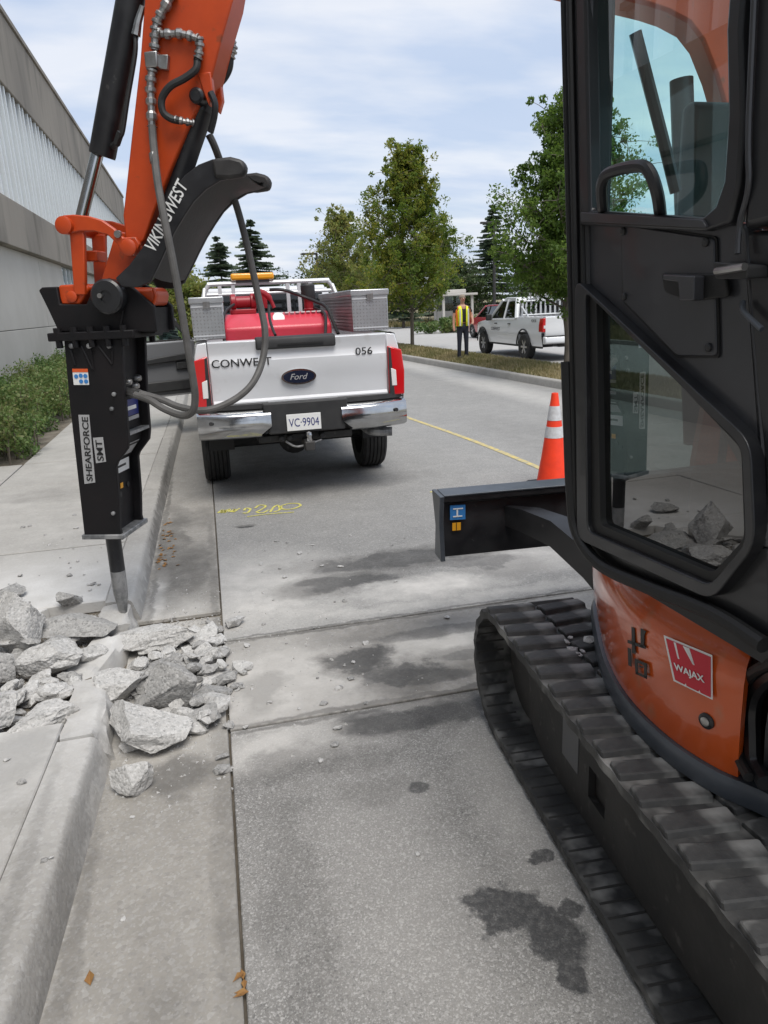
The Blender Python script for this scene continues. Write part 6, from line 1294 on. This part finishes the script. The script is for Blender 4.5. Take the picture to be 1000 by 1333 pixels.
for px, z0, lab, sd_, mt, dp, rt_, tl_ in BIG: chunk(px, z0, lab, sd_, mt, dp, rt_, tl_)
# loose kerb blocks in the gap, rough ends
def kerb_block(y0, y1, dx, dz, rotz, tilt, label, seed):
    rnd = random.Random(seed); ym = (y0 + y1) / 2; n = 9; rows = []
    prof = [(-.19, -.05), (-.19, .05), (-.19, .14), (-.12, .14), (-.062, .14), (-.04, .125), (-.03, .09), (-.01, .02), (.0, -.05), (-.1, -.05)]
    for i in range(n):
        t = i / (n - 1); row = []
        for a, z in prof:
            e = .07 * (mnoise.noise(Vector((a * 9, z * 9, seed + (0 if t < .5 else 5)))) + rnd.uniform(-.25, .25)) * (1 if i in (0, n - 1) else 0)
            q = .026 * mnoise.noise(Vector((a * 14, (y0 + t * (y1 - y0)) * 12, z * 14 + seed)))
            row.append((a + .09 + q + .02 * rnd.uniform(-1, 1) * (i in (0, n - 1)), (t - .5) * (y1 - y0) + e, z + q))
        rows.append(row + [row[0]])
    mb = MB().sheet(rows); m = len(prof); mb.add([p for p in rows[0][:m]], [tuple(range(m))]); mb.add([p for p in rows[-1][:m]], [tuple(range(m))])
    o = mb.build('kerb_block', M['kerb_concrete'], ang=25); sbm = o.modifiers.new('s', 'SUBSURF'); sbm.subdivision_type = 'SIMPLE'; sbm.levels = sbm.render_levels = 1
    o.location = (kx(ym) - .09 + dx, ym, dz); o.rotation_euler = (R_(tilt), 0, R_(rotz)); tag(o, label, 'kerb block'); return o
kerb_block(2.87, 3.40, -.012, -.012, 3, -3, 'broken kerb end block still joined to the whole kerb', 4)
kerb_block(3.50, 3.96, -.07, -.05, -19, 7, 'loose kerb block tilted out of line in the middle of the gap', 9)
kerb_block(4.02, 4.34, -.01, -.012, 3, 0, 'cracked kerb block under the chisel point', 14)
# finer broken pieces heaped between the big chunks
rq = random.Random(61); MID = [rock_mesh('concrete_shard', 300 + i, (1., rq.uniform(.55, .9), rq.uniform(.3, .55)), ('rubble_concrete', 'rubble_concrete', 'rubble_dark')[i % 3], sub=3, rough=.06, sharp=9)[0] for i in range(9)]
def shard(x, y, z, s, lab, grp):
    o = bpy.data.objects.new('concrete_shard', rq.choice(MID)); COL.objects.link(o); o.scale = (s, s, s); o.rotation_euler = (rq.uniform(-.5, .5), rq.uniform(-.5, .5), rq.uniform(0, 6.28)); o.location = (x, y, z + .17 * s); tag(o, lab, 'concrete shard', grp)
for i in range(62):
    x, y = rq.uniform(-1.42, -.76), rq.uniform(3.08, 4.32); hp = .17 * math.exp(-((x + 1.12) / .28) ** 2 - ((y - 3.7) / .45) ** 2)
    shard(x, y, .06 + hp * rq.random(), rq.choice((.08, .1, .12, .15, .18)), 'angular shard of broken sidewalk concrete in the sidewalk heap', 'shards in the sidewalk heap')
for i in range(52):
    x, y = rq.uniform(-.5, -.06), rq.gauss(3.52, .28)
    if not 3.0 < y < 4.15: continue
    shard(x, y, .05 * rq.random(), rq.choice((.07, .09, .11, .14)), 'angular shard of broken kerb concrete in the gutter heap', 'shards in the gutter heap')
fine = MB(); rf = random.Random(77)
for i in range(5200):
    if i % 2: y = rf.gauss(3.55, .42); x = rf.gauss(-.32, .15); z = .002
    else: x, y = rf.uniform(-1.4, -.74), rf.uniform(3.05, 4.4); z = .062
    if i % 29 == 0: x, y, z = rf.gauss(.1, .35), rf.gauss(3.6, .55), .001
    if z < .01 and not kx(y) + .01 < x < 1.0: continue
    s = .0035 + .010 * rf.random() ** 2.2; a = rf.uniform(0, 6.28); p = [(x + s * math.cos(a + k * 2.09) * rf.uniform(.6, 1.2), y + s * math.sin(a + k * 2.09) * rf.uniform(.6, 1.2), z - .002) for k in range(3)]
    fine.add(p + [(x + rf.uniform(-.3, .3) * s, y, z + s * rf.uniform(.4, .9))], [(0, 1, 3), (1, 2, 3), (2, 0, 3)])
tag(fine.build('concrete_grit', M['rubble_concrete'], fix=False), 'pale concrete grit and crumbs spread around the rubble', 'grit', kind='stuff')
# chips
rnd = random.Random(99); chips = [rock_mesh('concrete_chip', 200 + i, (1., .75, .45), 'rubble_concrete' if i % 3 else 'rubble_dark', sub=1, rough=.06, sharp=5)[0] for i in range(8)]
def chip(x, y, z, s, grp, lab):
    o = bpy.data.objects.new('concrete_chip', rnd.choice(chips)); COL.objects.link(o); o.scale = (s, s, s * rnd.uniform(.6, 1.1)); o.rotation_euler = (rnd.uniform(-.2, .2), rnd.uniform(-.2, .2), rnd.uniform(0, 6.28)); o.location = (x, y, z + .15 * s)
    tag(o, lab, 'concrete chip', grp)
for i in range(135):
    y = rnd.gauss(3.5, .36); x = rnd.gauss(-.24, .14)
    if not (kx(y) + .03 < x < .12): continue
    chip(x, y, 0, rnd.choice((.03, .045, .06, .08, .11, .14)), 'concrete chips in the gutter pile', 'small concrete chip among the gutter rubble')
for i in range(60):
    y = rnd.uniform(3.05, 4.3); x = rnd.uniform(-1.35, -.78); chip(x, y, .06, rnd.choice((.03, .05, .08, .1)), 'concrete chips in the sidewalk pile', 'small concrete chip among the sidewalk rubble')
for i in range(70):
    y = rnd.uniform(2.3, 5.8); x = abs(rnd.gauss(0, .7)); 
    if x > 1.05 and y < 3.2: continue
    chip(x, y, 0, rnd.choice((.01, .014, .02, .03, .045)), 'loose chips on the road', 'tiny concrete chip scattered on the open road surface')
for i in range(45):
    y = rnd.uniform(4.45, 6.6); x = rnd.uniform(-1.6, -.76); chip(x, y, .139, rnd.choice((.012, .018, .028, .045)), 'loose chips on the sidewalk', 'tiny concrete chip scattered on the sidewalk beyond the pile')
for px, s in (((58, 1120), .028), ((66, 1117), .02), ((27, 1020), .04), ((8, 990), .03)): P = ground(*px, .14); chip(P.x, P.y, .139, s, 'loose chips on the near sidewalk', 'pale chip lying on the kerb or slab near the big pile')
for px, s in (((545, 1113), .022), ((160, 1198), .02), ((285, 1015), .02), ((172, 1065), .02)): P = ground(*px); chip(P.x, P.y, 0, s, 'loose chips on the road', 'tiny concrete chip scattered on the open road surface')
for px, s in (((738, 836), .03), ((745, 846), .04), ((752, 852), .03), ((766, 835), .06), ((742, 830), .02), ((760, 848), .025)): P = ground(*px, .57); chip(P.x, P.y, .566, s, 'stone bits on the track', 'small stone bit caught on the rubber track')
# dry leaves in the gutter and crack
lv = MB()
rl = random.Random(5); lm2 = bpy.data.meshes.new('fallen_leaf'); lm2.from_pydata([(-.022, 0, .002), (-.004, .013, .007), (.022, 0, .004), (-.002, -.012, .008), (.03, .0, .001)], [], [(0, 1, 2, 3), (2, 4, 1)]); lm2.materials.append(M['leaf_litter'])
def leaf(x, y, z): o = bpy.data.objects.new('fallen_leaf', lm2); COL.objects.link(o); o.location = (x, y, z + .001); o.rotation_euler = (rl.uniform(-.2, .2), rl.uniform(-.2, .2), rl.uniform(0, 6.28)); k = rl.uniform(.6, 1.2); o.scale = (k, k, k); tag(o, 'dry brown leaf lying in the gutter against the kerb or crack', 'leaf', 'dry leaves in the gutter')
for i in range(46):
    y = rl.gauss(5.75, .35); leaf(kx(y) + .03 + abs(rl.gauss(0, .05)), y, .001)
for px in ((118, 1275), (316, 1270), (312, 1272), (318, 1282), (314, 1296), (316, 1293)): P = ground(*px); leaf(P.x, P.y, .001)
# ================================================================ person
pb_ = ground(603, 466, .2); PR = root('person', (pb_.x, pb_.y, .18), 'person in yellow and orange safety vest standing on the island', 'person'); PZ = .18; PXc, PYc = pb_.x, pb_.y
def skin(name, verts, edges, mt, rootv=0, sub=2):
    me = bpy.data.meshes.new(name); me.from_pydata([Vector(v[0]) + Vector((PXc, PYc, PZ)) - ORG[PR] for v in verts], edges, []); me.materials.append(M[mt])
    o = bpy.data.objects.new(name, me); COL.objects.link(o); o.parent = PR; m = o.modifiers.new('skin', 'SKIN'); m.use_smooth_shade = True
    sv = me.skin_vertices[0].data if me.skin_vertices else None
    if sv is None:
        bmx = bmesh.new(); bmx.from_mesh(me); bmx.verts.layers.skin.verify(); bmx.to_mesh(me); bmx.free(); sv = me.skin_vertices[0].data
    for i, v in enumerate(verts): sv[i].radius = v[1] if hasattr(v[1], '__len__') else (v[1], v[1]); sv[i].use_root = (i == rootv)
    s_ = o.modifiers.new('sub', 'SUBSURF'); s_.levels = s_.render_levels = sub; return o
# the person faces the camera; x right in the picture
skin('body', [((0, 0, .93), (.145, .10)), ((0, 0, 1.10), (.15, .105)), ((0, 0, 1.28), (.17, .11)), ((0, .01, 1.40), (.15, .09)), ((0, .01, 1.47), (.06, .06)), ((0, 0, 1.53), (.055, .055)), ((0, -.01, 1.585), (.068, .08)), ((0, -.005, 1.64), (.072, .085)), ((0, 0, 1.69), (.05, .06)),
    ((-.19, .01, 1.38), .06), ((-.25, .02, 1.16), .045), ((-.27, -.02, .94), .035), ((-.275, -.05, .84), (.028, .04)), ((-.27, -.06, .77), (.018, .032)), ((.19, .01, 1.38), .06), ((.27, .01, 1.17), .045), ((.26, -.12, 1.0), .035), ((.22, -.19, .96), (.03, .036)), ((.18, -.22, .95), (.018, .03))],
    [(0, 1), (1, 2), (2, 3), (3, 4), (4, 5), (5, 6), (6, 7), (7, 8), (3, 9), (9, 10), (10, 11), (11, 12), (12, 13), (3, 14), (14, 15), (15, 16), (16, 17), (17, 18)], 'skin')
skin('trousers', [((0, 0, .98), (.155, .115)), ((0, 0, .90), (.15, .11)), ((-.09, 0, .80), .092), ((-.105, -.01, .48), .066), ((-.115, .0, .10), .055), ((-.115, .0, .04), .055), ((.09, 0, .80), .092), ((.10, -.01, .48), .066), ((.105, .0, .10), .055), ((.105, 0, .04), .055)], [(0, 1), (1, 2), (2, 3), (3, 4), (4, 5), (1, 6), (6, 7), (7, 8), (8, 9)], 'trousers')
skin('shirt', [((0, 0, .96), (.16, .115)), ((0, 0, 1.12), (.165, .118)), ((0, 0, 1.28), (.182, .12)), ((0, .01, 1.40), (.16, .10)), ((0, .01, 1.455), (.072, .07)), ((-.19, .01, 1.385), .07), ((-.235, .02, 1.24), .062), ((.19, .01, 1.385), .07), ((.245, .01, 1.24), .062)], [(0, 1), (1, 2), (2, 3), (3, 4), (3, 5), (5, 6), (3, 7), (7, 8)], 'shirt_black')
for s in (-1, 1):
    rows = []
    for z, xo, yo in ((.90, .185, .135), (1.05, .19, .14), (1.2, .20, .142), (1.32, .205, .14), (1.42, .17, .11), (1.445, .10, .08)):
        rows.append([(PXc + s * (.055 + (.04 if z > 1.3 else 0) * (z - 1.3) * 4), PYc - yo, PZ + z), (PXc + s * xo * .6, PYc - yo * .95, PZ + z), (PXc + s * xo, PYc - .03, PZ + z), (PXc + s * xo, PYc + .05, PZ + z), (PXc + s * xo * .6, PYc + yo * .95, PZ + z), (PXc, PYc + yo, PZ + z)])
    v_ = MB().sheet(rows).build('vest', M['vest_yellow'], PR, ang=60); so = v_.modifiers.new('t', 'SOLIDIFY'); so.thickness = .012
    MB().sheet([[(PXc + s * (xo * .90 + .0), PYc - yo * .60 - .016, PZ + z), (PXc + s * (xo * 1.0 + .013), PYc - .04, PZ + z)] for z, xo, yo in ((.91, .185, .135), (1.05, .19, .14), (1.2, .20, .142), (1.32, .205, .14), (1.42, .17, .115))]).build('vest_stripe', M['vest_orange'], v_)
    MB().sheet([[(PXc + s * (.10), PYc - yo - .012, PZ + z), (PXc + s * .14, PYc - yo - .010, PZ + z)] for z, yo in ((.91, .135), (1.05, .14), (1.2, .142), (1.36, .135))]).build('reflective_stripe', M['cone_reflect'], v_)
    MB().prism([(PXc + s * .11 - .05, PYc - .20), (PXc + s * .11 + .05, PYc - .20), (PXc + s * .11 + .055, PYc + .07), (PXc + s * .11 - .055, PYc + .07)], PZ, PZ + .075).build('shoe', M['rubber_seal'], PR, bevel=.025)
MB().lathe([(.088, 0), (.094, .03), (.086, .06), (.06, .09), (.01, .10)], (PXc, PYc + .014, PZ + 1.645), (0, .12, 1), 20).build('hair', M['hair'], PR)
for s in (-1, 1): MB().lathe([(.012, 0), (.012, .006)], (PXc + s * .03, PYc - .098, PZ + 1.64), (0, -1, 0), 8).build('eye', M['decal_black'], PR); MB().lathe([(.02, -.01), (.018, .01)], (PXc + s * .078, PYc, PZ + 1.645), (s, 0, 0), 8).build('ear', M['skin'], PR)
MB().tube([(PXc, PYc - .095, PZ + 1.655), (PXc, PYc - .118, PZ + 1.625), (PXc, PYc - .10, PZ + 1.615)], [.010, .016, .008], 6).build('nose', M['skin'], PR); MB().b6(PXc - .024, PXc + .024, PYc - .103, PYc - .085, PZ + 1.583, PZ + 1.592).build('mouth', M['decal_red'], PR)
